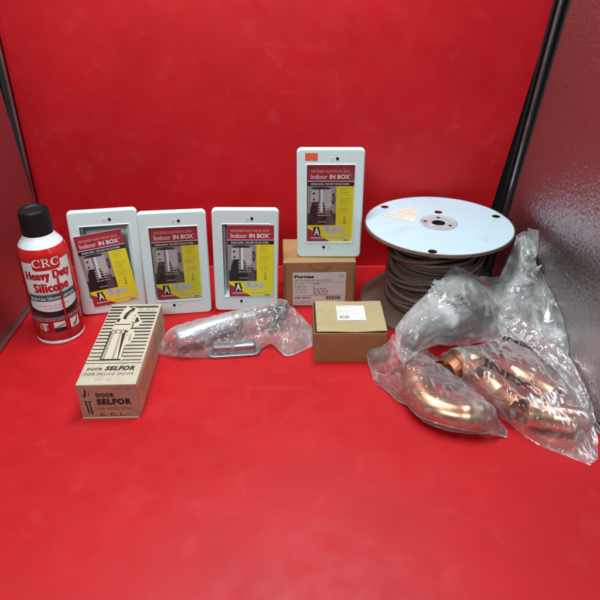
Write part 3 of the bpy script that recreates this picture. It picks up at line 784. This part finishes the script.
# ================================================================== DOOR CLOSER in a bag, and the bracket with it
A = at(176, 339, .040); B = at(236, 321, .050)
ax = Vector(B - A); Ln = ax.length
def along(P, d): 
    z = Vector(d).normalized(); x = Vector((0, 0, 1)).cross(z).normalized(); y = z.cross(x)
    return Matrix.Translation(Vector(P)) @ Matrix((x, y, z)).transposed().to_4x4()
t = thing('door_closer', 'silver door closer cylinder with folded arm, inside a clear plastic bag', 'door closer', (A[0], A[1], 0))
Tl = Matrix.Translation((-A[0], -A[1], 0)); Tc = Tl @ along(A, ax)
b = MB(); R0 = .0275
b.add(lathe([(0, .0), (.018, .0), (.024, .003), (R0, .009), (R0, Ln - .010), (R0 - .001, Ln - .008)], 48), M_ALU, Tc, True); b.build('cylinder', t)
b = MB(); b.add(lathe([(R0 - .001, Ln - .008), (R0 + .002, Ln - .007), (R0 + .002, Ln + .006), (R0 - .002, Ln + .008), (R0 - .003, Ln + .013), (.010, Ln + .014), (0, Ln + .014)], 40), M_BRASS, Tc, True)
b.add(lathe([(.010, Ln + .014), (.010, Ln + .030), (0, Ln + .030)], 24), M_DSTEEL, Tc, True); b.build('end_collar', t)
Kn = at(281, 311, .060); E_ = Vector(at(238, 319, .055)); F_ = Vector(Kn)
b = MB(); dirv = (F_ - E_); Lb = dirv.length; Tb = Tl @ along(E_, dirv)
b.add(box(-.014, .014, -.010, .010, .002, .052, .002), mat('clip_white', (.72, .76, .80), .3, metal=.3), Tb, True); b.build('clip', t)
b = MB(); b.add(box(-.006, .006, -.009, .009, .05, Lb - .008, .002), M_STEEL, Tb, True)
b.add(tube([(.010, .004, .05), (.012, .004, Lb * .7), (.006, .002, Lb)], .0045, 10), M_STEEL, Tb, True); b.build('arm', t)
Tk = Tl @ Matrix.Translation(F_) @ Matrix.Rotation(.35, 4, 'Y') @ Matrix.Rotation(-.25, 4, 'X')
b = MB(); b.add(lathe([(0, -.022), (.018, -.022), (.0215, -.0195), (.0215, -.004), (.0185, -.002), (.0185, .004), (.0215, .006), (.0215, .014), (.0190, .0165), (.011, .017), (.011, .026), (.0085, .0275), (0, .0275)], 36), M_DSTEEL, Tk, True)
b.add(box(-.040, .006, -.011, .011, -.003, .003, .001), M_STEEL, Tk)
b.build('pivot_knuckle', t)
b = MB(); b.add(box(-.009, .060, -.010, .010, -.016, -.010, .002), M_DSTEEL, Tl @ Matrix.Translation(F_) @ Matrix.Rotation(-2.4, 4, 'Z') @ Matrix.Rotation(.42, 4, 'Y'), True)
b.build('lower_arm', t)
P0 = at(207, 351, .012); P1 = at(260, 347, .014)
t = thing('metal_bracket', 'flat rounded grey metal bracket lying below the silver cylinder in the bag', 'bracket', (P0[0], P0[1], 0))
d = Vector(P1 - P0); Lp = d.length; Tp = Matrix.Rotation(math.atan2(d.y, d.x), 4, 'Z')
b = MB(); pl = plate([rrect(0, Lp, -.024, .026, .022, 8), circ(.006, .03, 0, 16), circ(.006, Lp - .03, 0, 16)], .002, .0015)
b.add(pl, M_STEEL, Matrix.Translation((0, 0, .0045)) @ Tp, True)
b.add(box(.016, Lp - .012, -.016, .018, .0062, .034, .009, 4), M_STEEL, Tp, True); b.build('bracket_plate', t)

# ================================================================== COPPER FITTINGS
def coupling(cpx, dpx, z, L_, R_, label):
    c = at(*cpx, z); p, q = at(*dpx[0], z), at(*dpx[1], z)
    d = Vector(q - p).normalized(); tb = thing('copper_coupling', label, 'copper fitting', (c[0], c[1], 0), None, 'copper couplings in the bag')
    b = MB(); i = R_ - .0032
    pr_ = [(i, -L_ / 2), (R_ - .0006, -L_ / 2), (R_, -L_ / 2 + .0010), (R_, -.004), (R_ - .0012, -.001), (R_ - .0012, .001), (R_, .004), (R_, L_ / 2 - .001), (R_ - .0006, L_ / 2), (i, L_ / 2), (i, .003), (i - .0025, 0), (i, -.003)]
    b.add(lathe(pr_, 56, True), M_COPPER, along((0, 0, z), d), True); b.build('sleeve', tb, 30)
    e = d * (L_ / 2); return (c - np.array(e), c + np.array(e), R_)
caps_B = []
caps_B.append(coupling((502, 396), ((487, 382), (517, 410)), .036, .112, .034, 'straight copper sleeve, left of the three under the printed letters'))
caps_B.append(coupling((533, 385), ((512, 374), (551, 396)), .048, .118, .034, 'straight copper sleeve, furthest back of the three by the metal panel'))
caps_B.append(coupling((551, 417), ((528, 413), (574, 420)), .035, .112, .034, 'straight copper sleeve lying crosswise in the front corner of the bag'))
def elbow(pts, R_, label, group):
    P = spline(pts, 10); c = P[len(P) // 2]
    tb = thing('copper_elbow', label, 'copper fitting', (c.x, c.y, 0), None, group)
    T0 = Matrix.Translation((-c.x, -c.y, 0)); n_ = len(P)
    rad = [R_ * (1.07 if i < n_ * .18 or i > n_ * .82 else 1.0) for i in range(n_)]
    b = MB(); b.add(tube(P, R_, 40, False, rad), M_COPPER, T0, True); b.add((lambda v, f: (v, [g[::-1] for g in f]))(*tube(P, R_, 40, False, [r * .91 for r in rad])), M_COPPER, T0, True)
    for i, j in ((0, 1), (n_ - 1, n_ - 2)):
        d = (P[j] - P[i]).normalized(); r0 = rad[i]
        b.add(lathe([(r0 * .91, 0), (r0, 0)], 40), M_COPPER, T0 @ along(P[i], d), True)
    b.build('bend', tb, 35)
    return [(np.array(P[k]), np.array(P[min(k + 5, n_ - 1)]), R_ * 1.07) for k in range(0, n_ - 1, 5)]
caps_A = elbow([at(414, 378, .040), at(419, 394, .040), at(432, 407, .039), at(454, 415, .038), at(480, 417, .038)], .0355, 'large copper elbow in the front bag, under the sealed edge', 'copper elbows in the bags')
caps_B2 = elbow([at(444, 372, .040), at(455, 364, .040), at(467, 361, .040), at(479, 365, .040), at(485, 373, .038)], .033, 'copper elbow at the back of the larger bag, its dark open end facing left', 'copper elbows in the bags')

# ================================================================== PLASTIC BAGS
def catmull(P, n):
    """Resample control rows (axis 0) to n samples with Catmull-Rom."""
    P = np.asarray(P, float); m = len(P); s = np.linspace(0, m - 1 - 1e-9, n); i = s.astype(int); t_ = (s - i)[:, None, None]
    g = lambda k: P[np.clip(k, 0, m - 1)]
    a, b_, c, d = g(i - 1), g(i), g(i + 1), g(i + 2)
    return .5 * (2 * b_ + (c - a) * t_ + (2 * a - 5 * b_ + 4 * c - d) * t_ ** 2 + (3 * b_ - a - 3 * c + d) * t_ ** 3)
def noise3(P, scale, seed):
    """Smooth sum of random plane waves."""
    r_ = np.random.RandomState(seed); out = np.zeros(len(P))
    for k in range(14):
        d = r_.normal(size=3); d /= np.linalg.norm(d); out += np.sin(P @ d * scale * r_.uniform(.6, 1.7) + r_.uniform(0, 6.28))
    return out / 5
def crumple(G, stretch, anchor, colliders, iters, seed, amp, grav=0.0, bend=.8, panel=False, freq=1.0):
    """Film: give the sheet more material than its shape needs and let it buckle over what it covers."""
    nu, nv = G.shape[:2]; X = G.reshape(-1, 3).copy(); X0 = X.copy()
    idx = np.arange(nu * nv).reshape(nu, nv)
    E_ = [(idx[:-1], idx[1:], 1.), (idx[:, :-1], idx[:, 1:], 1.), (idx[:-1, :-1], idx[1:, 1:], .6), (idx[1:, :-1], idx[:-1, 1:], .6),
          (idx[:-2], idx[2:], bend), (idx[:, :-2], idx[:, 2:], bend),
          (idx[:-4], idx[4:], bend), (idx[:, :-4], idx[:, 4:], bend), (idx[:-3, :-3], idx[3:, 3:], bend * .7), (idx[3:, :-3], idx[:-3, 3:], bend * .7)]
    I = np.concatenate([e[0].ravel() for e in E_]); J = np.concatenate([e[1].ravel() for e in E_]); K = np.concatenate([np.full(e[0].size, e[2]) for e in E_])
    mid = (X0[I] + X0[J]) / 2
    st = 1 + (stretch - 1) * np.clip(1 + .9 * noise3(mid, 26 * freq, seed), .15, 2.2)
    rest = np.linalg.norm(X0[I] - X0[J], axis=1) * st
    g = np.gradient(G, axis=0); h_ = np.gradient(G, axis=1); Nn = np.cross(g.reshape(-1, 3), h_.reshape(-1, 3)); Nn /= np.linalg.norm(Nn, axis=1)[:, None] + 1e-9
    ridge = 1 - np.abs(noise3(X0, 38 * freq, seed + 1)) * 1.6 + .5 * noise3(X0, 80 * freq, seed + 2)
    X += Nn * (ridge * amp)[:, None]
    cnt = np.bincount(I, K, nu * nv) + np.bincount(J, K, nu * nv)
    for it in range(iters):
        d = X[J] - X[I]; L_ = np.linalg.norm(d, axis=1) + 1e-9
        c = (d * ((L_ - rest) / L_ * .5 * K)[:, None])
        for a in range(3):
            X[:, a] += 1.5 * (np.bincount(I, c[:, a], nu * nv) - np.bincount(J, c[:, a], nu * nv)) / cnt
        X += (X0 - X) * anchor; X[:, 2] -= grav
        for p, q, r_ in colliders:
            ab = q - p; tt = np.clip(((X - p) @ ab) / (ab @ ab), 0, 1)[:, None]; cl = p + tt * ab; v = X - cl; dd = np.linalg.norm(v, axis=1)
            k = dd < r_ + .0025
            X[k] = cl[k] + v[k] / (dd[k][:, None] + 1e-9) * (r_ + .0025)
        X[:, 2] = np.maximum(X[:, 2], .0016)
        if panel:
            lim = .656 + (1.86 - X[:, 1]) * .081 + .1 * X[:, 2] - .003; X[:, 0] = np.minimum(X[:, 0], lim)
        # stay out of the spool
        rad = np.hypot(X[:, 0] - SX, X[:, 1] - SY); rl = np.where((X[:, 2] > SH - .012) & (X[:, 2] < SH + .002), SR + .002, np.where(X[:, 2] < .012, SR + .002, .150))
        k = (rad < rl) & (X[:, 2] < SH + .002)
        X[k, 0] = SX + (X[k, 0] - SX) / rad[k] * rl[k]; X[k, 1] = SY + (X[k, 1] - SY) / rad[k] * rl[k]
    return X.reshape(nu, nv, 3)
def facets(P, wave, seed, axis=None):
    """Piecewise-flat crumple field: folds along random straight lines, max/min of triangle waves."""
    r_ = np.random.RandomState(seed); t_ = []
    warp = np.stack([noise3(P, 9, seed + 70 + k) for k in range(3)], 1) * wave * .35
    for k in range(7):
        d = r_.normal(size=3)
        if axis is not None and k < 4: d -= .85 * axis * (d @ axis)
        d /= np.linalg.norm(d); x = (P + warp) @ d / (wave * r_.uniform(.7, 1.6)) + r_.uniform()
        t_.append(np.abs((x % 1) * 2 - 1) * r_.uniform(.6, 1.2))
    return np.maximum(np.minimum(t_[0], t_[1]), np.minimum(t_[2], t_[3])) + .6 * np.maximum(np.minimum(t_[4], t_[5]), t_[6] * .8) - .9
def normals(G):
    n_ = np.cross(np.gradient(G, axis=1), np.gradient(G, axis=0)); return n_ / (np.linalg.norm(n_, axis=2)[..., None] + 1e-9)
def creased(G, big, small, seed, axis=None, wave=.075, rim=3, panel=False):
    nu, nv = G.shape[:2]; P = G.reshape(-1, 3); N_ = normals(G); N_ *= np.where(N_[..., 2:].mean() < 0, -1, 1)
    f = big * facets(P, wave, seed, axis) + small * facets(P, wave * .34, seed + 7) 
    i = np.arange(nu)[:, None]; j = np.arange(nv)[None, :]
    e = np.minimum(np.minimum(i, nu - 1 - i), np.minimum(j, nv - 1 - j)) / rim; e = np.clip(e, .5, 1)
    out = G + N_ * (f.reshape(nu, nv) * e)[..., None]
    # keep the fold lines a little loose sideways as well
    out[..., 2] = np.maximum(out[..., 2], .0014)
    if panel: out[..., 0] = np.minimum(out[..., 0], .656 + (1.86 - out[..., 1]) * .081 + .1 * out[..., 2] - .002)
    return out
def push(G, colliders, gap=.0022):
    X = G.reshape(-1, 3).copy()
    for _ in range(3):
        for p, q, r_ in colliders:
            ab = q - p; tt = np.clip(((X - p) @ ab) / (ab @ ab), 0, 1)[:, None]; cl = p + tt * ab; v = X - cl; dd = np.linalg.norm(v, axis=1); k = dd < r_ + gap
            X[k] = cl[k] + v[k] / (dd[k][:, None] + 1e-9) * (r_ + gap)
    X[:, 2] = np.maximum(X[:, 2], .0014)
    return X.reshape(G.shape)
def upres(G, f=2):
    A_ = catmull(G, (G.shape[0] - 1) * f + 1); return catmull(A_.transpose(1, 0, 2), (G.shape[1] - 1) * f + 1).transpose(1, 0, 2)
def film(ctrl, cell, **kw):
    P = np.array([[at(*c) for c in row] for row in ctrl])
    lu = np.linalg.norm(np.diff(P, axis=0), axis=2).sum(0).max(); lv = np.linalg.norm(np.diff(P, axis=1), axis=2).sum(1).max()
    G = catmull(P, max(8, int(lu / cell))); G = catmull(G.transpose(1, 0, 2), max(8, int(lv / cell))).transpose(1, 0, 2)
    X = crumple(G, **kw)
    kw2 = dict(kw); kw2.update(stretch=1 + (kw['stretch'] - 1) * .7, iters=30, amp=kw['amp'] * .4, seed=kw['seed'] + 50, anchor=.12, bend=.45, freq=2.2)
    return crumple(upres(X), **kw2)
def coons(G, z=.0015, seed=0):
    """Lower ply spanning the same rim."""
    nu, nv = G.shape[:2]; u = np.linspace(0, 1, nu)[:, None, None]; v = np.linspace(0, 1, nv)[None, :, None]
    H = (1 - u) * G[:1] + u * G[-1:] + (1 - v) * G[:, :1] + v * G[:, -1:] - ((1 - u) * (1 - v) * G[0, 0] + u * (1 - v) * G[-1, 0] + (1 - u) * v * G[0, -1] + u * v * G[-1, -1])
    w_ = np.minimum(np.minimum(u, 1 - u), np.minimum(v, 1 - v))[..., 0] * 8; w_ = np.clip(w_, 0, 1)
    H[..., 2] = H[..., 2] * (1 - w_) + w_ * (z + .0012 * noise3(H.reshape(-1, 3), 60, seed).reshape(nu, nv))
    H[..., 2] = np.maximum(H[..., 2], .0009)
    return H
def grid_vf(G):
    nu, nv = G.shape[:2]; i = np.arange(nu * nv).reshape(nu, nv)
    return [tuple(p) for p in G.reshape(-1, 3)], np.stack([i[:-1, :-1], i[:-1, 1:], i[1:, 1:], i[1:, :-1]], -1).reshape(-1, 4).tolist()
def on_film(G, vf, m, bld, T, off=.0012):
    """Lay flat print (u along axis 1, v along axis 0, both 0..1) on a film grid."""
    nu, nv = G.shape[:2]; gx = np.gradient(G, axis=1); gy = np.gradient(G, axis=0); Nn = np.cross(gx, gy); Nn /= np.linalg.norm(Nn, axis=2)[..., None] + 1e-9
    out = []
    for x, y, _z in vf[0]:
        a = min(max(y, 0), .999) * (nu - 1); c = min(max(x, 0), .999) * (nv - 1); i, j = int(a), int(c); s_, t_ = a - i, c - j
        w4 = ((1 - s_) * (1 - t_), (1 - s_) * t_, s_ * (1 - t_), s_ * t_); q = ((i, j), (i, j + 1), (i + 1, j), (i + 1, j + 1))
        p = sum(w * G[k] for w, k in zip(w4, q)); n_ = Nn[i, j]; n_ = n_ if n_[2] > 0 else -n_
        out.append(tuple(p + n_ * off))
    bld.add((out, vf[1]), m, T)
def fine(vf, step):
    a = cut_x(vf, step); a = ([(y, x, z) for x, y, z in a[0]], a[1]); a = cut_x(a, step); return [(y, x, z) for x, y, z in a[0]], a[1]
I_BAG = ink('bag_black', (.02, .02, .025), .4)

# --- bag with the three sleeves and an elbow, by the metal panel
ctrlB = [
 [(436, 357, .010), (455, 347, .055), (480, 344, .075), (505, 336, .080), (528, 328, .09), (552, 338, 'p')],
 [(446, 374, .003), (468, 362, .085), (495, 356, .088), (522, 350, .085), (548, 348, .08), (567, 352, 'p')],
 [(466, 392, .002), (488, 383, .080), (512, 374, .090), (540, 368, .088), (562, 368, .06), (577, 370, 'p')],
 [(490, 410, .002), (508, 400, .074), (530, 392, .086), (556, 389, .080), (574, 390, .05), (587, 394, 'p')],
 [(516, 430, .002), (532, 418, .060), (552, 410, .074), (572, 408, .06), (584, 411, .03), (595, 419, .006)],
 [(539, 445, .002), (552, 437, .030), (567, 430, .052), (581, 427, .045), (590, 429, .02), (598, 437, .003)],
 [(566, 456, .002), (574, 452, .012), (581, 448, .018), (588, 446, .014), (593, 446, .008), (598, 450, .002)],
 [(590, 465, .002), (592, 463, .004), (594, 462, .005), (595, 461, .004), (596, 460, .003), (598, 459, .002)]]
tB = thing('plastic_bag', 'clear crumpled plastic bag holding copper sleeves, its mouth up against the metal panel', 'plastic bag', tuple(at(530, 410, 0)), None, 'clear plastic bags')
TB = Matrix.Translation((-at(530, 410, 0)[0], -at(530, 410, 0)[1], 0))
GB0 = film(ctrlB, .0085, stretch=1.03, anchor=.04, colliders=caps_B + caps_B2, iters=110, seed=3, amp=.0025, panel=True)
GB = push(creased(GB0, .0060, .0044, 101, None, .06, 3, True), caps_B + caps_B2)
b = MB(); b.add(grid_vf(GB), M_FILM, TB, True); b.build('upper_film', tB, 180)
b = MB(); b.add(grid_vf(coons(GB, seed=5)), M_FILM_B, TB, True); b.build('lower_film', tB, 180)
ctrlBt = [
 [(505, 338, .080), (520, 340, .088), (536, 343, .09), (550, 350, .085), (568, 364, 'p')],
 [(496, 322, .100), (516, 322, .115), (534, 324, .112), (552, 332, .10), (567, 342, 'p')],
 [(492, 306, .120), (512, 305, .140), (532, 304, .140), (550, 308, .13), (561, 316, 'p')],
 [(496, 288, .145), (512, 286, .160), (528, 286, .168), (543, 290, .16), (553, 296, 'p')],
 [(503, 268, .175), (514, 266, .190), (526, 267, .195), (536, 271, .19), (545, 276, 'p')],
 [(510, 250, .205), (518, 247, .225), (526, 246, .23), (532, 250, .225), (538, 256, 'p')],
 [(515, 235, .235), (521, 232, .250), (527, 231, .25), (532, 230, .25), (537, 231, 'p')]]
GBt = film(ctrlBt, .0095, stretch=1.05, anchor=.03, colliders=[], iters=120, seed=13, amp=.004, panel=True)
GBt0 = upres(GBt)
GBt = creased(GBt0, .034, .0035, 111, np.array([.3, .5, .8]), .15, 6, True)
b = MB(); b.add(grid_vf(GBt), M_FILM_T, TB, True); b.build('gathered_mouth', tB, 180)
def inner_ply(G, off, big, seed, axis, wave, panel=False):
    N_ = normals(G); N_ *= np.where(N_[..., 2:].mean() < 0, -1, 1); H = G - N_ * off
    return creased(H, big, .004, seed, axis, wave, 6, panel)
b = MB(); b.add(grid_vf(inner_ply(GBt0, .012, .034, 211, np.array([.3, .4, .8]), .10, True)[:-8]), M_FILM_T, TB, True); b.build('inner_film', tB, 180)
b = MB()
def lay(G, bld, T, s_, p, e1, e2, m):
    """Letters placed from corner p along e1 (width) and e2 (height), in the film's own (u, v)."""
    vf = fine(text(s_, 0, 1, 0, 1, .03), .06)
    on_film(G, ([(p[0] + e1[0] * x + e2[0] * y, p[1] + e1[1] * x + e2[1] * y, 0) for x, y, z in vf[0]], vf[1]), m, bld, T)
lay(GB, b, TB, 'INEX', (.285, .185), (.13, .24), (.045, -.035), I_BAG)
b.build('printed_letters', tB)
b = MB(); lay(GB, b, TB, 'INEX', (.56, .03), (.16, .14), (.035, -.02), I_BAG); b.build('printed_letters', tB)

ctrlF = [
 [(503, 322, .118), (512, 318, .128), (522, 318, .122)],
 [(520, 338, .110), (532, 335, .121), (545, 336, .112)],
 [(540, 355, .102), (552, 352, .111), (563, 352, .102)],
 [(560, 375, .078), (570, 372, .088), (578, 371, .075)],
 [(577, 398, .052), (584, 395, .061), (589, 394, .05)],
 [(590, 424, .018), (594, 421, .026), (597, 421, .018)]]
GF = creased(upres(film(ctrlF, .0095, stretch=1.05, anchor=.04, colliders=[], iters=60, seed=53, amp=.003, panel=True)), .012, .006, 311, np.array([.5, -.7, -.3]), .06, 4, True)
b = MB(); b.add(grid_vf(GF), M_FILM_T, TB, True); b.build('folded_edge', tB, 180)

# --- bag with the large elbow
ctrlA = [
 [(366, 353, .030), (373, 378, .006), (391, 396, .003), (411, 408, .012), (440, 420, .020), (474, 431, .012), (507, 438, .003)],
 [(373, 349, .050), (384, 371, .050), (401, 386, .065), (420, 396, .088), (447, 404, .092), (480, 413, .070), (509, 436, .004)],
 [(382, 346, .070), (393, 358, .085), (409, 369, .096), (430, 380, .100), (455, 390, .090), (484, 402, .055), (509, 434, .005)],
 [(389, 341, .090), (402, 350, .100), (417, 358, .100), (436, 366, .080), (458, 377, .055), (482, 395, .028), (508, 432, .004)],
 [(393, 334, .100), (405, 341, .100), (424, 348, .070), (438, 357, .030), (456, 371, .018), (477, 391, .010), (508, 431, .002)]]
oA = at(435, 405, 0)
tA = thing('plastic_bag', 'clear crumpled plastic bag with a copper elbow, its milky mouth bunched up before the spool', 'plastic bag', tuple(oA), None, 'clear plastic bags')
TA = Matrix.Translation((-oA[0], -oA[1], 0))
GA = film(ctrlA, .0085, stretch=1.05, anchor=.035, colliders=caps_A, iters=110, seed=23, amp=.0025)
GA = push(creased(GA, .0080, .0048, 121, None, .06), caps_A)
b = MB(); b.add(grid_vf(GA), M_FILM, TA, True); b.build('upper_film', tA, 180)
b = MB(); b.add(grid_vf(coons(GA, seed=6)), M_FILM_B, TA, True); b.build('lower_film', tA, 180)
ctrlAt = [
 [(404, 364, .090), (420, 352, .085), (440, 346, .060), (462, 346, .050), (484, 343, .055), (506, 340, .075)],
 [(393, 347, .085), (411, 333, .130), (435, 323, .140), (460, 319, .140), (485, 317, .130), (509, 318, .105)],
 [(395, 330, .075), (414, 309, .145), (437, 299, .175), (462, 298, .180), (488, 301, .160), (513, 304, .130)],
 [(404, 319, .050), (424, 295, .140), (441, 280, .195), (463, 279, .200), (490, 285, .170), (516, 291, .140)],
 [(412, 316, .020), (430, 293, .110), (444, 274, .190), (459, 267, .205), (487, 274, .175), (518, 276, .155)]]
GAt = film(ctrlAt, .0095, stretch=1.05, anchor=.03, colliders=[], iters=120, seed=33, amp=.004)
GAt0 = upres(GAt)
GAt = creased(GAt0, .040, .0035, 131, np.array([.2, .4, .9]), .16, 6)
b = MB(); b.add(grid_vf(GAt), M_FILM_T, TA, True); b.build('gathered_mouth', tA, 180)
b = MB(); b.add(grid_vf(inner_ply(GAt0, .014, .040, 231, np.array([.1, .5, .9]), .11)[6:-10, 3:]), M_FILM_T, TA, True); b.build('inner_film', tA, 180)
b = MB()                                    # heat-sealed edge: a narrow double rib along the front
rim = GA[0]; k0 = int(len(rim) * .30); sp = [tuple(p + np.array([0, 0, .002])) for p in rim[k0:]]
b.add(tube(sp, .0018, 6), M_FILM_T, TA, True)
b.add(tube([tuple(p + np.array([0, 0, .001])) for p in GA[6][k0:]], .0012, 6), M_FILM_T, TA, True)
b.build('sealed_edge', tA)
b = MB(); lay(GA, b, TA, 'INEX', (.10, .93), (.17, -.10), (.03, .06), ink('bag_grey', (.14, .13, .14)))
b.build('printed_letters', tA)

# --- bag round the door closer
ctrlC = [
 [(157, 353, .002), (172, 357, .002), (200, 358, .002), (232, 357, .002), (254, 355, .002), (270, 344, .010), (287, 356, .006), (312, 346, .003)],
 [(161, 342, .020), (179, 345, .050), (205, 341, .055), (232, 340, .052), (255, 338, .042), (272, 334, .048), (292, 339, .040), (313, 339, .008)],
 [(167, 331, .042), (184, 329, .082), (210, 322, .092), (236, 317, .095), (258, 314, .085), (279, 314, .090), (299, 323, .050), (314, 334, .008)],
 [(178, 324, .042), (196, 319, .072), (215, 315, .076), (240, 309, .080), (263, 304, .088), (282, 302, .092), (301, 314, .030), (315, 332, .006)],
 [(188, 326, .004), (204, 322, .004), (222, 318, .004), (245, 313, .006), (265, 311, .010), (285, 311, .010), (302, 317, .004), (315, 331, .003)]]
oC = at(235, 340, 0)
tC = thing('plastic_bag', 'thin clear plastic bag wrapped round the silver door closer', 'plastic bag', tuple(oC), None, 'clear plastic bags')
TC = Matrix.Translation((-oC[0], -oC[1], 0))
capsC = [(np.array(A), np.array(B), R0 + .002), (np.array(E_), np.array(F_), .014), (np.array(F_), np.array(F_) + np.array([0, 0, .008]), .026)]
GC = film(ctrlC, .0085, stretch=1.03, anchor=.14, colliders=capsC, iters=60, seed=43, amp=.0015)
GC = push(creased(GC, .0070, .0050, 141, None, .06), capsC)
b = MB(); b.add(grid_vf(GC), M_FILM_S, TC, True); b.build('upper_film', tC, 180)
b = MB(); b.add(grid_vf(coons(GC, seed=9)), M_FILM_S, TC, True); b.build('lower_film', tC, 180)

# clear film still stretched over the openings of two wall boxes
for r_, sd in ((wall_boxes[1], 401), (wall_boxes[3], 402)):
    u_ = np.linspace(0, 1, 46); v_ = np.linspace(0, 1, 30); U_, V_ = np.meshgrid(u_, v_, indexing='ij')
    Gw = np.stack([(V_ - .5) * .134 + .001, np.full_like(U_, -.0022), .054 + U_ * .236], -1)
    fw = facets(Gw.reshape(-1, 3), .07, sd).reshape(U_.shape)
    Gw[..., 1] -= .0016 * np.clip(fw + .2, 0, 1.5) * np.minimum(1, 8 * np.minimum(np.minimum(U_, 1 - U_), np.minimum(V_, 1 - V_)))
    b = MB(); b.add(grid_vf(Gw), M_WRAP, None, True); b.build('clear_wrap', r_, 180)

# ================================================================== LIGHT, CAMERA
def area(name, loc, target, sx, sy, power, col=(1, 1, 1)):
    li = bpy.data.lights.new(name, 'AREA'); li.shape = 'RECTANGLE'; li.size = sx * S; li.size_y = sy * S; li.energy = power; li.color = col
    o = bpy.data.objects.new(name, li); C.objects.link(o); o.location = [c * S for c in loc]
    o.rotation_euler = (Vector(target) - Vector(loc)).to_track_quat('-Z', 'Y').to_euler(); return o
area('overhead_lamp', (-.15, 1.36, 2.05), (-.05, 1.28, 0), 1.5, .32, 11.7, (.90, .97, 1))
area('front_lamp', (-.5, -.9, 2.0), (0, 1.4, .1), 1.0, .5, 8.8, (.84, .98, 1))

wd = bpy.data.worlds.new('World'); scene.world = wd; wd.use_nodes = True
bg = wd.node_tree.nodes['Background']; bg.inputs['Color'].default_value = (.80, .88, 1, 1); bg.inputs['Strength'].default_value = .05

cam = bpy.data.cameras.new('Camera'); co = bpy.data.objects.new('Camera', cam); C.objects.link(co)
co.location = (0, 0, S); co.rotation_euler = (PI / 2 - PITCH, 0, 0)
cam.sensor_width = 36; cam.sensor_fit = 'HORIZONTAL'; cam.lens = FPX / 600 * 36; cam.clip_start = .01; cam.clip_end = 50
scene.camera = co
scene.render.engine = 'CYCLES'
cy = scene.cycles
cy.max_bounces = 16; cy.transparent_max_bounces = 32; cy.transmission_bounces = 12; cy.glossy_bounces = 6; cy.diffuse_bounces = 4
cy.caustics_reflective = False; cy.caustics_refractive = False; cy.use_denoising = True; cy.sample_clamp_indirect = 4
vs_ = scene.view_settings; scene.display_settings.display_device = 'sRGB'
vs_.view_transform = 'Standard'; vs_.look = 'None'; vs_.exposure = 0; vs_.gamma = 1
